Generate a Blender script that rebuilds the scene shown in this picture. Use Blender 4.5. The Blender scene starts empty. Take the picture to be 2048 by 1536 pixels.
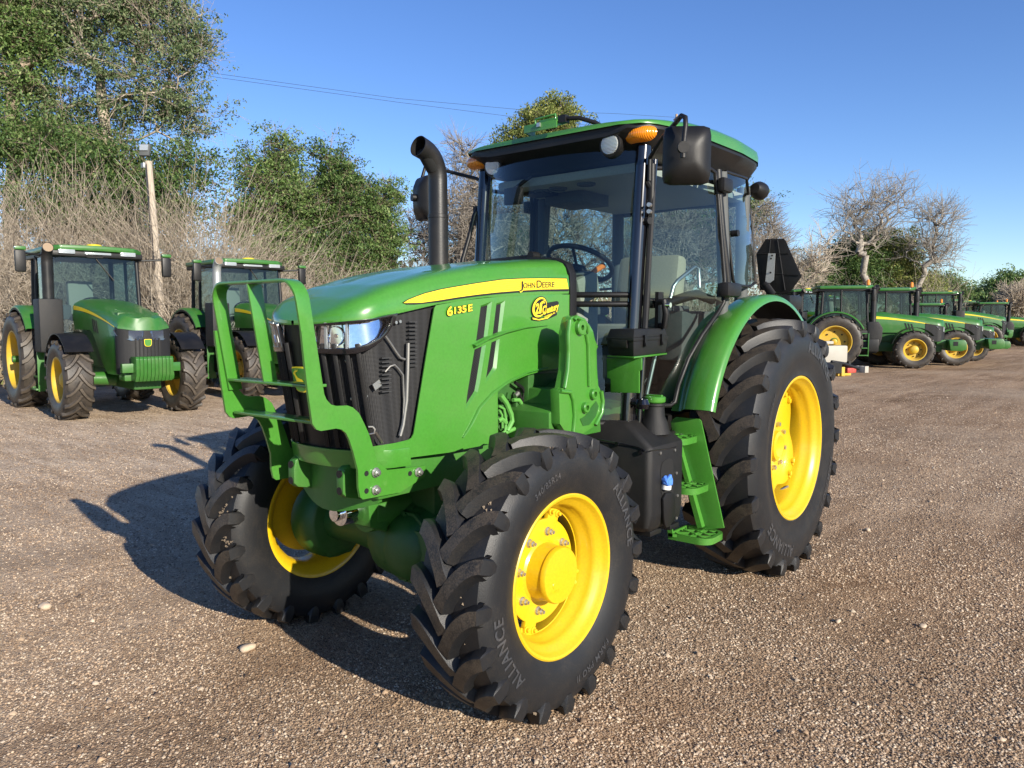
import bpy, bmesh, math, random
import numpy as np
from math import sin, cos, pi, radians, sqrt, atan2
from mathutils import Vector, Matrix
from mathutils.geometry import delaunay_2d_cdt

scene = bpy.context.scene
COL = scene.collection
# ------------------------------------------------------------------ camera, sky, sun, exposure
CAM = np.array([4.8896, 2.6910, 1.5923]); YAW, PITCH, FPX = -2.4555, 0.0821, 1543.4
cd = bpy.data.cameras.new('camera'); co = bpy.data.objects.new('camera', cd); COL.objects.link(co)
cd.sensor_fit = 'HORIZONTAL'; cd.sensor_width = 36.0; cd.lens = 36.0 * FPX / 2048.0
cd.clip_start = 0.05; cd.clip_end = 4000
CF = np.array([cos(YAW) * cos(PITCH), sin(YAW) * cos(PITCH), -sin(PITCH)])
CR = np.array([sin(YAW), -cos(YAW), 0.0]); CDN = np.cross(CF, CR)
co.matrix_world = Matrix(((CR[0], -CDN[0], -CF[0], CAM[0]), (CR[1], -CDN[1], -CF[1], CAM[1]),
                          (CR[2], -CDN[2], -CF[2], CAM[2]), (0, 0, 0, 1)))
scene.camera = co
SUN_EL, SUN_AZ = radians(20.9), atan2(0.233, 0.972)
w = bpy.data.worlds.new('World'); scene.world = w; w.use_nodes = True
nt = w.node_tree; nt.nodes.clear()
sky = nt.nodes.new('ShaderNodeTexSky'); sky.sky_type = 'NISHITA'; sky.sun_disc = False
sky.sun_elevation = SUN_EL; sky.sun_rotation = SUN_AZ
sky.altitude = 1300; sky.air_density = 1.0; sky.dust_density = 0.4; sky.ozone_density = 3.0
bg = nt.nodes.new('ShaderNodeBackground'); bg.inputs[1].default_value = 0.114
wo = nt.nodes.new('ShaderNodeOutputWorld')
hs = nt.nodes.new('ShaderNodeHueSaturation'); hs.inputs['Saturation'].default_value = 1.16; hs.inputs['Hue'].default_value = .512; nt.links.new(sky.outputs[0], hs.inputs['Color']); nt.links.new(hs.outputs[0], bg.inputs[0]); nt.links.new(bg.outputs[0], wo.inputs[0])
sl = bpy.data.lights.new('sun', 'SUN'); sl.energy = 5.0; sl.angle = radians(0.53); sl.color = (1.0, 0.92, 0.79)
so = bpy.data.objects.new('sun', sl); COL.objects.link(so)
sdir = Vector((-0.233 * cos(SUN_EL), -0.972 * cos(SUN_EL), -sin(SUN_EL)))
so.rotation_euler = sdir.to_track_quat('-Z', 'Y').to_euler(); so.location = (5, 20, 12)
scene.view_settings.view_transform = 'Standard'; scene.view_settings.look = 'None'
scene.view_settings.exposure = 0.76; scene.view_settings.gamma = 1.0; scene.view_settings.use_curve_mapping = False
scene.cycles.max_bounces = 8; scene.cycles.transparent_max_bounces = 16
rng = np.random.default_rng(7); random.seed(7)

# ------------------------------------------------------------------ survey helpers (photo pixel of the 2048 frame -> point of the place)
def ray(u, v):
    return CF + CR * (u - 1024) / FPX + CDN * (v - 768) / FPX
def P(u, v, axis, val):
    d = ray(u, v); t = (val - CAM[axis]) / d[axis]; return CAM + t * d
def PX(u, v, x): return P(u, v, 0, x)
def PY(u, v, y): return P(u, v, 1, y)
def PZ(u, v, z=0.0): return P(u, v, 2, z)
def at_depth(u, dep, z=0.0):
    p = CAM + np.array([cos(YAW), sin(YAW), 0]) * dep + CR * (u - 1024) / FPX * dep
    p[2] = z; return p
def z_at(v, dep):      # height of image row v at a depth
    return CAM[2] - (v - 641) * dep / FPX
def march(u, v, S, t0=2.0, t1=8.0, n=600):
    d = ray(u, v); ts = np.linspace(t0, t1, n); pts = CAM + ts[:, None] * d
    ins = np.array([p[1] <= S(p[0], p[2]) for p in pts])
    k = int(np.argmax(ins)) if ins.any() else n - 1
    a, b = ts[max(k - 1, 0)], ts[k]
    for _ in range(20):
        m = (a + b) / 2; q = CAM + m * d
        if q[1] <= S(q[0], q[2]): b = m
        else: a = m
    return CAM + b * d

# ------------------------------------------------------------------ materials
def new_mat(name):
    m = bpy.data.materials.new(name); m.use_nodes = True
    t = m.node_tree; b = t.nodes['Principled BSDF']; return m, t, b
def N(t, typ, **kw):
    n = t.nodes.new(typ)
    for k, v in kw.items():
        if hasattr(n, k): setattr(n, k, v)
        else: n.inputs[k].default_value = v
    return n
def ramp(t, src, stops):
    r = t.nodes.new('ShaderNodeValToRGB'); e = r.color_ramp.elements
    while len(e) > 1: e.remove(e[-1])
    e[0].position, e[0].color = stops[0][0], (*stops[0][1], 1)
    for p, c in stops[1:]:
        x = e.new(p); x.color = (*c, 1)
    t.links.new(src, r.inputs[0]); return r.outputs[0]
def mixc(t, fac, a, b, mode='MIX'):
    n = t.nodes.new('ShaderNodeMix'); n.data_type = 'RGBA'; n.blend_type = mode
    for sock, val in ((n.inputs[0], fac), (n.inputs[6], a), (n.inputs[7], b)):
        if isinstance(val, (int, float)): sock.default_value = val
        elif isinstance(val, tuple): sock.default_value = (*val, 1)
        else: t.links.new(val, sock)
    return n.outputs[2]
def coords(t, kind='Object'):
    return t.nodes.new('ShaderNodeTexCoord').outputs[kind]
def simple(name, col, rough=0.5, metal=0.0, coat=0.0, dust=0.0, bump=0.0, bscale=300, dustcol=(.32, .26, .19), spec=0.5, dscale=4.0):
    m, t, b = new_mat(name)
    b.inputs['Roughness'].default_value = rough; b.inputs['Metallic'].default_value = metal
    b.inputs['Coat Weight'].default_value = coat; b.inputs['Coat Roughness'].default_value = 0.06
    b.inputs['Specular IOR Level'].default_value = spec
    c = coords(t)
    n1 = N(t, 'ShaderNodeTexNoise', Scale=dscale, Detail=6.0, Roughness=0.65); t.links.new(c, n1.inputs['Vector'])
    n2 = N(t, 'ShaderNodeTexNoise', Scale=90.0, Detail=3.0); t.links.new(c, n2.inputs['Vector'])
    var = ramp(t, n2.outputs[0], [(0.3, tuple(x * .93 for x in col)), (0.7, tuple(min(1, x * 1.06) for x in col))])
    if dust > 0:
        f = ramp(t, n1.outputs[0], [(0.42, (0, 0, 0)), (0.75, (dust,) * 3)])
        var2 = mixc(t, f, var, dustcol); t.links.new(var2, b.inputs['Base Color'])
        rr = ramp(t, n1.outputs[0], [(0.4, (rough,) * 3), (0.75, (min(1, rough + .35 * min(1, dust * 2)),) * 3)])
        t.links.new(rr, b.inputs['Roughness'])
    else:
        t.links.new(var, b.inputs['Base Color'])
    if bump > 0:
        n3 = N(t, 'ShaderNodeTexNoise', Scale=float(bscale), Detail=2.0); t.links.new(c, n3.inputs['Vector'])
        bp = N(t, 'ShaderNodeBump', Strength=bump, Distance=0.002); t.links.new(n3.outputs[0], bp.inputs['Height'])
        t.links.new(bp.outputs[0], b.inputs['Normal'])
    return m
M = {}
M['green'] = simple('green_paint', (.048, .200, .022), .30, coat=.6, dust=.055)
M['green_old'] = simple('green_paint_dusty', (.024, .125, .014), .40, coat=.3, dust=.10)
M['green_cast'] = simple('green_cast_iron', (.032, .145, .016), .42, dust=.08, bump=.35, bscale=220)
M['green_dark'] = simple('green_engine_shaded', (.014, .085, .009), .5, dust=.07, bump=.3, bscale=160)  # engine green with the deep shade under the hood put into its colour
M['yellow'] = simple('yellow_paint', (.60, .385, .007), .34, coat=.35, dust=.05)
M['yellow_old'] = simple('yellow_paint_dusty', (.50, .32, .015), .5, dust=.3)
M['decal_yellow'] = simple('decal_yellow', (.80, .60, .02), .35, coat=.3)
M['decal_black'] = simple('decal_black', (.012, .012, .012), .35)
M['black'] = simple('black_plastic', (.0065, .0065, .007), .45, spec=.35, dust=.025, bump=.25, bscale=500)
M['black_gloss'] = simple('black_gloss_paint', (.006, .006, .008), .16, coat=.8)
M['black_rough'] = simple('black_textured_plastic', (.008, .008, .0085), .55, spec=.35, dust=.03, bump=.8, bscale=420)
M['exhaust'] = simple('black_exhaust_steel', (.010, .010, .011), .40, spec=.4, dust=.05, bump=.2, bscale=120)
M['mesh_dark'] = None
M['steel'] = simple('zinc_steel', (.55, .55, .52), .33, metal=.9, dust=.1)
M['steel_dark'] = simple('pipe_behind_screen', (.20, .20, .19), .45, metal=.7, dust=.2)
M['fin_dark'] = simple('fins_behind_screen', (.06, .06, .06), .5, metal=.5)
M['chrome'] = simple('chrome', (.8, .82, .85), .06, metal=1.0)
M['galv'] = simple('galvanised_bracket', (.42, .44, .44), .42, metal=.6, dust=.1)
M['fabric'] = simple('tan_seat_fabric', (.36, .31, .22), .9, bump=.6, bscale=260)
M['headliner'] = simple('grey_headliner', (.36, .36, .31), .85)
M['cabgrey'] = simple('grey_console', (.075, .08, .078), .7)
M['cabbeige'] = simple('beige_console', (.30, .29, .235), .7)
M['orange'] = simple('orange_lever', (.75, .20, .03), .4)
M['blue'] = simple('blue_cap', (.08, .22, .68), .4)
M['white'] = simple('white_label', (.75, .75, .72), .5)
M['off_white'] = simple('off_white_poly', (.34, .325, .28), .6, dust=.2)
M['red'] = simple('red_paint', (.45, .03, .02), .45, dust=.2)
M['concrete'] = simple('concrete', (.36, .34, .30), .9, dust=.3, bump=.6, bscale=80)
M['wood'] = simple('weathered_wood', (.36, .25, .16), .85, dust=.3, dustcol=(.42, .36, .28), bump=.6, bscale=60, dscale=7)
M['wood_pale'] = simple('pale_weathered_wood', (.38, .32, .25), .85, dust=.4, dustcol=(.48, .43, .36), bump=.6, bscale=60, dscale=7)
M['wire'] = simple('wire', (.02, .02, .025), .6)
M['soot_and_hole_shade'] = simple('soot_and_hole_shade', (.005, .005, .005), .9)  # exhaust soot, also the black standing in for shade inside holes
M['inner_tan'] = simple('heat_tinted_steel', (.30, .22, .14), .4, metal=.8)
def glass_mat(name, tint, gloss=1.0, rough=0.0):
    m = bpy.data.materials.new(name); m.use_nodes = True; t = m.node_tree; t.nodes.clear()
    o = t.nodes.new('ShaderNodeOutputMaterial'); tr = N(t, 'ShaderNodeBsdfTransparent'); tr.inputs[0].default_value = (*tint, 1)
    gl = N(t, 'ShaderNodeBsdfGlossy'); gl.inputs[0].default_value = (gloss, gloss, gloss, 1); gl.inputs[1].default_value = rough
    fr = N(t, 'ShaderNodeFresnel', IOR=1.52); mx = N(t, 'ShaderNodeMixShader')
    geo = t.nodes.new('ShaderNodeNewGeometry'); mr = N(t, 'ShaderNodeMapRange'); mr.inputs[3].default_value = 1.5; mr.inputs[4].default_value = 1 / 1.5
    t.links.new(geo.outputs['Backfacing'], mr.inputs[0]); t.links.new(mr.outputs[0], fr.inputs[0])
    t.links.new(fr.outputs[0], mx.inputs[0]); t.links.new(tr.outputs[0], mx.inputs[1]); t.links.new(gl.outputs[0], mx.inputs[2])
    t.links.new(mx.outputs[0], o.inputs[0]); return m
M['glass'] = glass_mat('tinted_cab_glass', (.60, .72, .72))
M['glass_bg'] = glass_mat('cab_glass_far', (.44, .57, .57))
M['lens'] = glass_mat('clear_lens', (.93, .95, .97))
def amber(name, c):
    m, t, b = new_mat(name); b.inputs['Base Color'].default_value = (*c, 1); b.inputs['Roughness'].default_value = .12
    b.inputs['Transmission Weight'].default_value = .25; b.inputs['Coat Weight'].default_value = .5
    wv = N(t, 'ShaderNodeTexWave', Scale=30.0); wv.bands_direction = 'Y'; t.links.new(coords(t), wv.inputs['Vector'])
    bp = N(t, 'ShaderNodeBump', Strength=.5, Distance=.003); t.links.new(wv.outputs[1], bp.inputs['Height']); t.links.new(bp.outputs[0], b.inputs['Normal'])
    return m
M['amber'] = amber('amber_lens', (.95, .30, .01))
M['redlens'] = amber('red_lens', (.5, .02, .01))
# work light lens: ribbed glass over a bright reflector
m, t, b = new_mat('ribbed_lamp_lens'); M['lamp'] = m
b.inputs['Base Color'].default_value = (.62, .66, .66, 1); b.inputs['Metallic'].default_value = .55; b.inputs['Roughness'].default_value = .22; b.inputs['Coat Weight'].default_value = 1
wv = N(t, 'ShaderNodeTexWave', Scale=45.0); wv.bands_direction = 'Z'; t.links.new(coords(t), wv.inputs['Vector'])
bp = N(t, 'ShaderNodeBump', Strength=.6, Distance=.004); t.links.new(wv.outputs[1], bp.inputs['Height']); t.links.new(bp.outputs[0], b.inputs['Normal'])
m, t, b = new_mat('smoked_headlamp'); M['lamp_blue'] = m
b.inputs['Base Color'].default_value = (.10, .13, .20, 1); b.inputs['Metallic'].default_value = .7; b.inputs['Roughness'].default_value = .12; b.inputs['Coat Weight'].default_value = 1
# perforated screen: fine dark mesh with holes in relief
def screen_mat(name, scale, ang=0.0, col=(.005, .005, .005), hi=(.022, .022, .023)):
    m, t, b = new_mat(name); c = coords(t)
    mp = N(t, 'ShaderNodeMapping'); mp.inputs['Scale'].default_value = (scale,) * 3; mp.inputs['Rotation'].default_value = (0, ang, 0); t.links.new(c, mp.inputs[0])
    vo = N(t, 'ShaderNodeTexVoronoi', Scale=1.0); vo.inputs['Randomness'].default_value = 0.0; t.links.new(mp.outputs[0], vo.inputs['Vector'])
    cc = ramp(t, vo.outputs['Distance'], [(0.30, col), (0.42, hi)]); t.links.new(cc, b.inputs['Base Color'])
    b.inputs['Roughness'].default_value = .5; b.inputs['Specular IOR Level'].default_value = .22; bp = N(t, 'ShaderNodeBump', Strength=.7, Distance=.002)
    t.links.new(vo.outputs['Distance'], bp.inputs['Height']); t.links.new(bp.outputs[0], b.inputs['Normal']); return m
M['mesh_dark'] = screen_mat('perforated_screen', 190)
M['mesh_vent'] = screen_mat('vent_screen', 110, .6, (.003, .003, .003), (.016, .016, .016))
# rubber
def rubber(name, base, dirt, amount, dscale=9.0):
    m, t, b = new_mat(name); c = coords(t)
    n1 = N(t, 'ShaderNodeTexNoise', Scale=dscale, Detail=8.0, Roughness=.7); t.links.new(c, n1.inputs['Vector'])
    n2 = N(t, 'ShaderNodeTexNoise', Scale=160.0, Detail=4.0); t.links.new(c, n2.inputs['Vector'])
    ad = N(t, 'ShaderNodeMath', operation='MULTIPLY_ADD'); ad.inputs[1].default_value = .5; t.links.new(n2.outputs[0], ad.inputs[0]); t.links.new(n1.outputs[0], ad.inputs[2])
    f = ramp(t, ad.outputs[0], [(.78 - amount * .45, (0, 0, 0)), (.95 - amount * .3, (min(1, amount * 1.2),) * 3)])
    dv = ramp(t, n2.outputs[0], [(.3, tuple(x * .55 for x in dirt)), (.7, tuple(x * 1.3 for x in dirt))])
    t.links.new(mixc(t, f, base, dv), b.inputs['Base Color'])
    b.inputs['Roughness'].default_value = .48; b.inputs['Specular IOR Level'].default_value = .40
    n3 = N(t, 'ShaderNodeTexNoise', Scale=240.0, Detail=3.0); t.links.new(c, n3.inputs['Vector'])
    bp = N(t, 'ShaderNodeBump', Strength=.25 + amount * .6, Distance=.0025); t.links.new(n3.outputs[0], bp.inputs['Height']); t.links.new(bp.outputs[0], b.inputs['Normal'])
    return m
M['rubber'] = rubber('tyre_rubber', (.0105, .011, .0125), (.065, .052, .038), .14)
M['rubber_top'] = rubber('tyre_tread_with_dirt', (.010, .0098, .0098), (.080, .062, .044), .50, 14)
M['mud'] = simple('dried_mud', (.17, .13, .09), .95)
M['rubber_letter'] = rubber('tyre_lettering', (.036, .038, .043), (.12, .10, .08), .2)
M['rubber_old'] = rubber('dusty_tyre_rubber', (.017, .0155, .0145), (.095, .075, .056), .42, 5)
M['rubber_old_top'] = rubber('dusty_tread', (.022, .020, .018), (.115, .092, .069), .62, 5)

# ------------------------------------------------------------------ mesh builder
class MB:
    def __init__(s): s.v = []; s.f = []; s.mi = []; s.g = []; s.cur = 0; s.grp = 0
    def mark(s): s.grp += 1; return s
    def add(s, vs, fs):
        o = len(s.v); s.v += [tuple(map(float, p)) for p in vs]
        for f in fs: s.f.append(tuple(i + o for i in f)); s.mi.append(s.cur); s.g.append(s.grp)
    def box(s, a, b):
        (x0, y0, z0), (x1, y1, z1) = a, b
        s.add([(x0, y0, z0), (x1, y0, z0), (x1, y1, z0), (x0, y1, z0), (x0, y0, z1), (x1, y0, z1), (x1, y1, z1), (x0, y1, z1)],
              [(0, 3, 2, 1), (4, 5, 6, 7), (0, 1, 5, 4), (1, 2, 6, 5), (2, 3, 7, 6), (3, 0, 4, 7)])
    def cbox(s, c, d, rot=None):
        R = rot if rot is not None else Matrix.Identity(3)
        vs = [Vector(c) + R @ Vector((sx * d[0] / 2, sy * d[1] / 2, sz * d[2] / 2)) for sz in (-1, 1) for sx, sy in ((-1, -1), (1, -1), (1, 1), (-1, 1))]
        s.add(vs, [(0, 3, 2, 1), (4, 5, 6, 7), (0, 1, 5, 4), (1, 2, 6, 5), (2, 3, 7, 6), (3, 0, 4, 7)])
    def prism(s, pts, vec):
        n = len(pts); vec = np.asarray(vec, float); a = [np.asarray(p, float) for p in pts]
        s.add(a + [p + vec for p in a], [tuple(range(n))[::-1], tuple(range(n, 2 * n))] + [(i, (i + 1) % n, n + (i + 1) % n, n + i) for i in range(n)])
    def tube(s, pts, r, seg=10, caps=True, flat=1.0, up=(0, 0, 1)):
        pts = [Vector(p) for p in pts]; n = len(pts)
        rs = [r] * n if isinstance(r, (int, float)) else list(r)
        vs = []; nrm = None
        for i, p in enumerate(pts):
            d = (pts[min(i + 1, n - 1)] - pts[max(i - 1, 0)]).normalized()
            if nrm is None:
                u = Vector(up)
                if abs(d.dot(u)) > .95: u = Vector((1, 0, 0))
                nrm = (u - d * u.dot(d)).normalized()
            else: nrm = (nrm - d * nrm.dot(d)).normalized()
            bn = d.cross(nrm)
            for k in range(seg):
                a = 2 * pi * k / seg; vs.append(p + (nrm * cos(a) + bn * sin(a) * flat) * rs[i])
        fs = [(i * seg + k, i * seg + (k + 1) % seg, (i + 1) * seg + (k + 1) % seg, (i + 1) * seg + k) for i in range(n - 1) for k in range(seg)]
        if caps: fs += [tuple(range(seg))[::-1], tuple(range((n - 1) * seg, n * seg))]
        s.add(vs, fs)
    def lathe(s, prof, seg=32, org=(0, 0, 0), axis='y', close=False, a0=0, a1=2 * pi):
        full = abs(a1 - a0 - 2 * pi) < 1e-6; m = seg if full else seg + 1; vs = []
        for (h, r) in prof:
            for k in range(m):
                a = a0 + (a1 - a0) * k / seg; c, d = r * cos(a), r * sin(a)
                q = {'y': (c, h, d), 'z': (c, d, h), 'x': (h, c, d)}[axis]
                vs.append((q[0] + org[0], q[1] + org[1], q[2] + org[2]))
        n = len(prof); fs = []
        for i in range(n if close else n - 1):
            j = (i + 1) % n
            for k in range(seg):
                k2 = (k + 1) % m; fs.append((i * m + k, i * m + k2, j * m + k2, j * m + k))
        s.add(vs, fs)
    def grid(s, fn, nu, nv, cu=False):
        vs = [fn(i / nu, j / nv) for i in range(nu + (0 if cu else 1)) for j in range(nv + 1)]; W = nv + 1; nn = nu if cu else nu + 1
        s.add(vs, [(i * W + j, i * W + j + 1, ((i + 1) % nn) * W + j + 1, ((i + 1) % nn) * W + j) for i in range(nu) for j in range(nv)])
    def cyl(s, a, b, r, seg=16): s.tube([a, b], r, seg)
    def bolt(s, c, axis, r, h):
        c = Vector(c); d = Vector(axis).normalized()
        s.tube([c, c + d * h * .3], r * 1.45, 14); s.tube([c + d * h * .3, c + d * h], r, 6)
    def obj(s, name, mat, parent=None, bevel=0.0, smooth=35, solid=0.0, loc=None, bang=40, mirror=False, mparent=None):
        if mirror:
            k = dict(bevel=bevel, smooth=smooth, solid=solid, loc=loc, bang=bang)
            r = s.obj(name, mat, parent, **k); m2 = MB(); m2.__dict__.update(s.__dict__)
            m2.v = [(x, -y, z) for x, y, z in s.v]; m2.f = [f[::-1] for f in s.f]; m2.obj(name, mat, mparent or parent, **k); return r
        gs = sorted(set(s.g))
        if len(gs) > 1:
            r = None
            for q in gs:
                fi = [i for i, gg in enumerate(s.g) if gg == q]; used = sorted({i for k in fi for i in s.f[k]}); mp = {u: i for i, u in enumerate(used)}
                m2 = MB(); m2.v = [s.v[u] for u in used]; m2.f = [tuple(mp[i] for i in s.f[k]) for k in fi]; m2.mi = [s.mi[k] for k in fi]; m2.g = [0] * len(fi)
                o = m2.obj(name, mat, parent, bevel, smooth, solid, loc, bang); r = r or o
            return r
        me = bpy.data.meshes.new(name)
        V = list(s.v); F = list(s.f); MI = list(s.mi)
        me.from_pydata(V, [], F); mats = mat if isinstance(mat, (list, tuple)) else [mat]
        for q in mats: me.materials.append(q)
        me.polygons.foreach_set('material_index', MI)
        bm = bmesh.new(); bm.from_mesh(me); bmesh.ops.remove_doubles(bm, verts=bm.verts, dist=1e-5)
        if solid > 0:
            bmesh.ops.recalc_face_normals(bm, faces=bm.faces); bmesh.ops.solidify(bm, geom=bm.faces[:], thickness=solid)
        bmesh.ops.recalc_face_normals(bm, faces=bm.faces)
        if bevel > 0:
            ed = [e for e in bm.edges if len(e.link_faces) == 2 and e.calc_face_angle(0) > radians(bang)]
            try: bmesh.ops.bevel(bm, geom=ed, offset=bevel, segments=2, affect='EDGES', profile=.6, clamp_overlap=True)
            except Exception: pass
        bm.to_mesh(me); bm.free()
        return link_mesh(name, me, parent, loc, smooth)
def link_mesh(name, me, parent=None, loc=None, smooth=35):
    if smooth:
        me.polygons.foreach_set('use_smooth', [True] * len(me.polygons)); me.set_sharp_from_angle(angle=radians(smooth))
    o = bpy.data.objects.new(name, me); COL.objects.link(o)
    if parent is not None: o.parent = parent
    if loc is not None: o.location = loc
    return o
def empty(name, loc=(0, 0, 0), rz=0.0):
    o = bpy.data.objects.new(name, None); COL.objects.link(o); o.empty_display_size = .3
    o.location = loc; o.rotation_euler = (0, 0, rz); return o
def tag(o, label=None, cat=None, group=None, kind=None):
    if label: o['label'] = label
    if cat: o['category'] = cat
    if group: o['group'] = group
    if kind: o['kind'] = kind
    return o
def copy_tree(o, parent=None):
    c = o.copy(); COL.objects.link(c)
    if parent is not None: c.parent = parent
    for ch in list(o.children): copy_tree(ch, c)
    return c
def inpoly(p, poly):
    x, y = p; r = False; n = len(poly)
    for i in range(n):
        x1, y1 = poly[i]; x2, y2 = poly[(i + 1) % n]
        if (y1 > y) != (y2 > y) and x < (x2 - x1) * (y - y1) / (y2 - y1) + x1: r = not r
    return r
def refine(poly, step):
    out = []
    for i in range(len(poly)):
        a = np.array(poly[i], float); b = np.array(poly[(i + 1) % len(poly)], float)
        k = max(1, int(np.linalg.norm(b - a) / step)); out += [tuple(a + (b - a) * j / k) for j in range(k)]
    return out
def smoothpoly(poly, it=1):
    for _ in range(it):
        q = []
        for i in range(len(poly)):
            a = np.array(poly[i], float); b = np.array(poly[(i + 1) % len(poly)], float); q += [tuple(a * .75 + b * .25), tuple(a * .25 + b * .75)]
        poly = q
    return poly
def tri2d(outer, holes=(), step=12):
    outer = refine(outer, step); holes = [refine(h, step) for h in holes]
    pts = [Vector(p) for p in outer]; edges = [(i, (i + 1) % len(outer)) for i in range(len(outer))]
    for h in holes:
        o = len(pts); pts += [Vector(p) for p in h]; edges += [(o + i, o + (i + 1) % len(h)) for i in range(len(h))]
    xs = [p[0] for p in outer]; ys = [p[1] for p in outer]
    for gx in np.arange(min(xs) + step / 2, max(xs), step):
        for gy in np.arange(min(ys) + step / 2, max(ys), step):
            if inpoly((gx, gy), outer) and not any(inpoly((gx, gy), h) for h in holes): pts.append(Vector((gx, gy)))
    vs, es, fs, *_ = delaunay_2d_cdt(pts, edges, [], 0, 1e-6)
    F = []
    for f in fs:
        c = sum((vs[i] for i in f), Vector((0, 0))) / len(f)
        if inpoly(c, outer) and not any(inpoly(c, h) for h in holes): F.append(tuple(f))
    return [tuple(v) for v in vs], F
def surf_sheet(mb, S, outer, holes=(), step=12, off=0.0, t0=2.0, t1=8.0):
    v2, F = tri2d(outer, holes, step)
    V = []
    for (u, v) in v2:
        p = march(u, v, S, t0, t1); e = 1e-3
        n = Vector((-(S(p[0] + e, p[2]) - S(p[0] - e, p[2])) / (2 * e), 1, -(S(p[0], p[2] + e) - S(p[0], p[2] - e)) / (2 * e))).normalized()
        V.append(tuple(Vector(p) + n * off))
    mb.add(V, F)
def text_mesh(s, size=1.0, bold=0.0, extrude=0.0, spacing=1.0):
    cu = bpy.data.curves.new('txt', 'FONT'); cu.body = s; cu.size = size; cu.offset = bold; cu.extrude = extrude; cu.space_character = spacing; cu.resolution_u = 3
    o = bpy.data.objects.new('txt', cu); me = bpy.data.meshes.new_from_object(o)
    V = [tuple(v.co) for v in me.vertices]; F = [tuple(p.vertices) for p in me.polygons]
    bpy.data.objects.remove(o); bpy.data.meshes.remove(me); bpy.data.curves.remove(cu)
    return V, F

# ------------------------------------------------------------------ wheels (axle along local y, +y = outside)
def tyre_profile(R, W, rr, hw, lugh):
    b = R - lugh; h = W / 2
    half = [(hw * .93, rr - .012), (hw * 1.02, rr + .012), (h * .90, rr + (b - rr) * .16), (h * .985, rr + (b - rr) * .36), (h, rr + (b - rr) * .52),
            (h * .985, rr + (b - rr) * .68), (h * .93, rr + (b - rr) * .84), (h * .82, rr + (b - rr) * .955), (h * .55, b - .004), (h * .25, b)]
    return half + [(0, b)] + [(-y, r) for y, r in half[::-1]]
def make_tyre(R, W, rr, hw, lugs, lugh, seg=64, dphi=None, lw=.021, nsec=9, flip=1):
    mb = MB(); prof = tyre_profile(R, W, rr, hw, lugh); mb.lathe(prof, seg)
    half = prof[:len(prof) // 2 + 1]
    ys = [p[0] for p in half][::-1]; rs_ = [p[1] for p in half][::-1]
    pitch = 2 * pi / lugs; dphi = dphi or pitch * 1.02; h = W / 2
    def cr(y):   # carcass radius at |y| (outer branch)
        return float(np.interp(abs(y), ys[:4], rs_[:4]))
    for side in (1, -1):
        for k in range(lugs):
            ph0 = k * pitch + (0 if side > 0 else pitch * .5)
            secs = []
            for i in range(nsec):
                s = i / (nsec - 1); y = -.012 + s * (h * .975 + .012)
                ph = ph0 + dphi * (1 - (1 - s) ** 1.75)
                dy = h; dp = dphi * 1.75 * (1 - s) ** .75 * R
                L = math.hypot(dy, dp); ny, npz = -dp / L, dy / L          # normal in (y, arc)
                wt = lw * (1.3 if i == 0 else 1.0) * (1 + .20 * s); wb = wt + .020
                rt = R - .004 - .018 * s ** 3 - (.004 if i == 0 else 0); rb = min(cr(y), R - lugh) - .012
                secs.append((y, ph, ny, npz, wt, wb, rt, rb))
            def pt(y, ph, r): return (r * cos(ph), side * y, r * sin(ph))
            vs = []
            for (y, ph, ny, npz, wt, wb, rt, rb) in secs:
                for wv, rv in ((-wb, rb), (-wt - .003, rt - .009), (-wt + .002, rt), (wt - .002, rt), (wt + .003, rt - .009), (wb, rb)):
                    vs.append(pt(y + ny * wv, ph + npz * wv / R, rv))
            # shoulder buttress running down the sidewall
            y, ph, ny, npz, wt, wb, rt, rb = secs[-1]
            for (yy, rv, g, deep) in ((h * 1.012, R - lugh * 1.25, 1.06, .05), (h * 1.010, R - lugh * 1.8, 1.0, .05), (h * .985, R - lugh * 2.3, .55, .04)):
                for q, wv in enumerate((-wb, -wt * g - .003, -wt * g + .003, wt * g - .003, wt * g + .003, wb)):
                    vs.append(pt(yy - (deep if q in (0, 5) else .008 if q in (1, 4) else 0), ph + wv / R, rv))
            n = nsec + 3; 
            fs_s, fs_t = [], []
            for i in range(n - 1):
                for q in range(5):
                    f = (i * 6 + q, i * 6 + q + 1, (i + 1) * 6 + q + 1, (i + 1) * 6 + q)
                    (fs_t if (q == 2 and i < nsec - 1) else fs_s).append(f)
            fs_s += [(0, 1, 2, 3, 4, 5), tuple((n - 1) * 6 + q for q in range(6))]
            o = len(mb.v); mb.add(vs, [])
            for f in fs_s: mb.f.append(tuple(i + o for i in f)); mb.mi.append(0); mb.g.append(0)
            for f in fs_t: mb.f.append(tuple(i + o for i in f)); mb.mi.append(1); mb.g.append(0)
    if flip < 0: mb.v = [(x, y, -z) for x, y, z in mb.v]
    return mb
def sidewall(prof, r):
    ys = sorted([(p[1], p[0]) for p in prof[:len(prof) // 2 + 1]]); return float(np.interp(r, [a for a, _ in ys], [b for _, b in ys]))
def tyre_text(mb, prof, words):
    for (s, ang, r, size, bold) in words:          # text centred at angle ang (viewed from +y), reading clockwise, top outwards
        V, F = text_mesh(s, size, bold)
        if not V: continue
        xm = (min(v[0] for v in V) + max(v[0] for v in V)) / 2
        out = []
        for (x, y, _) in V:
            rad = r + y; a = ang + (x - xm) / r      # +y view from outside: x axis of tractor points to the viewer's left
            out.append((rad * cos(a), sidewall(prof, rad) + .0035, rad * sin(a)))
        mb.add(out, F)
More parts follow.
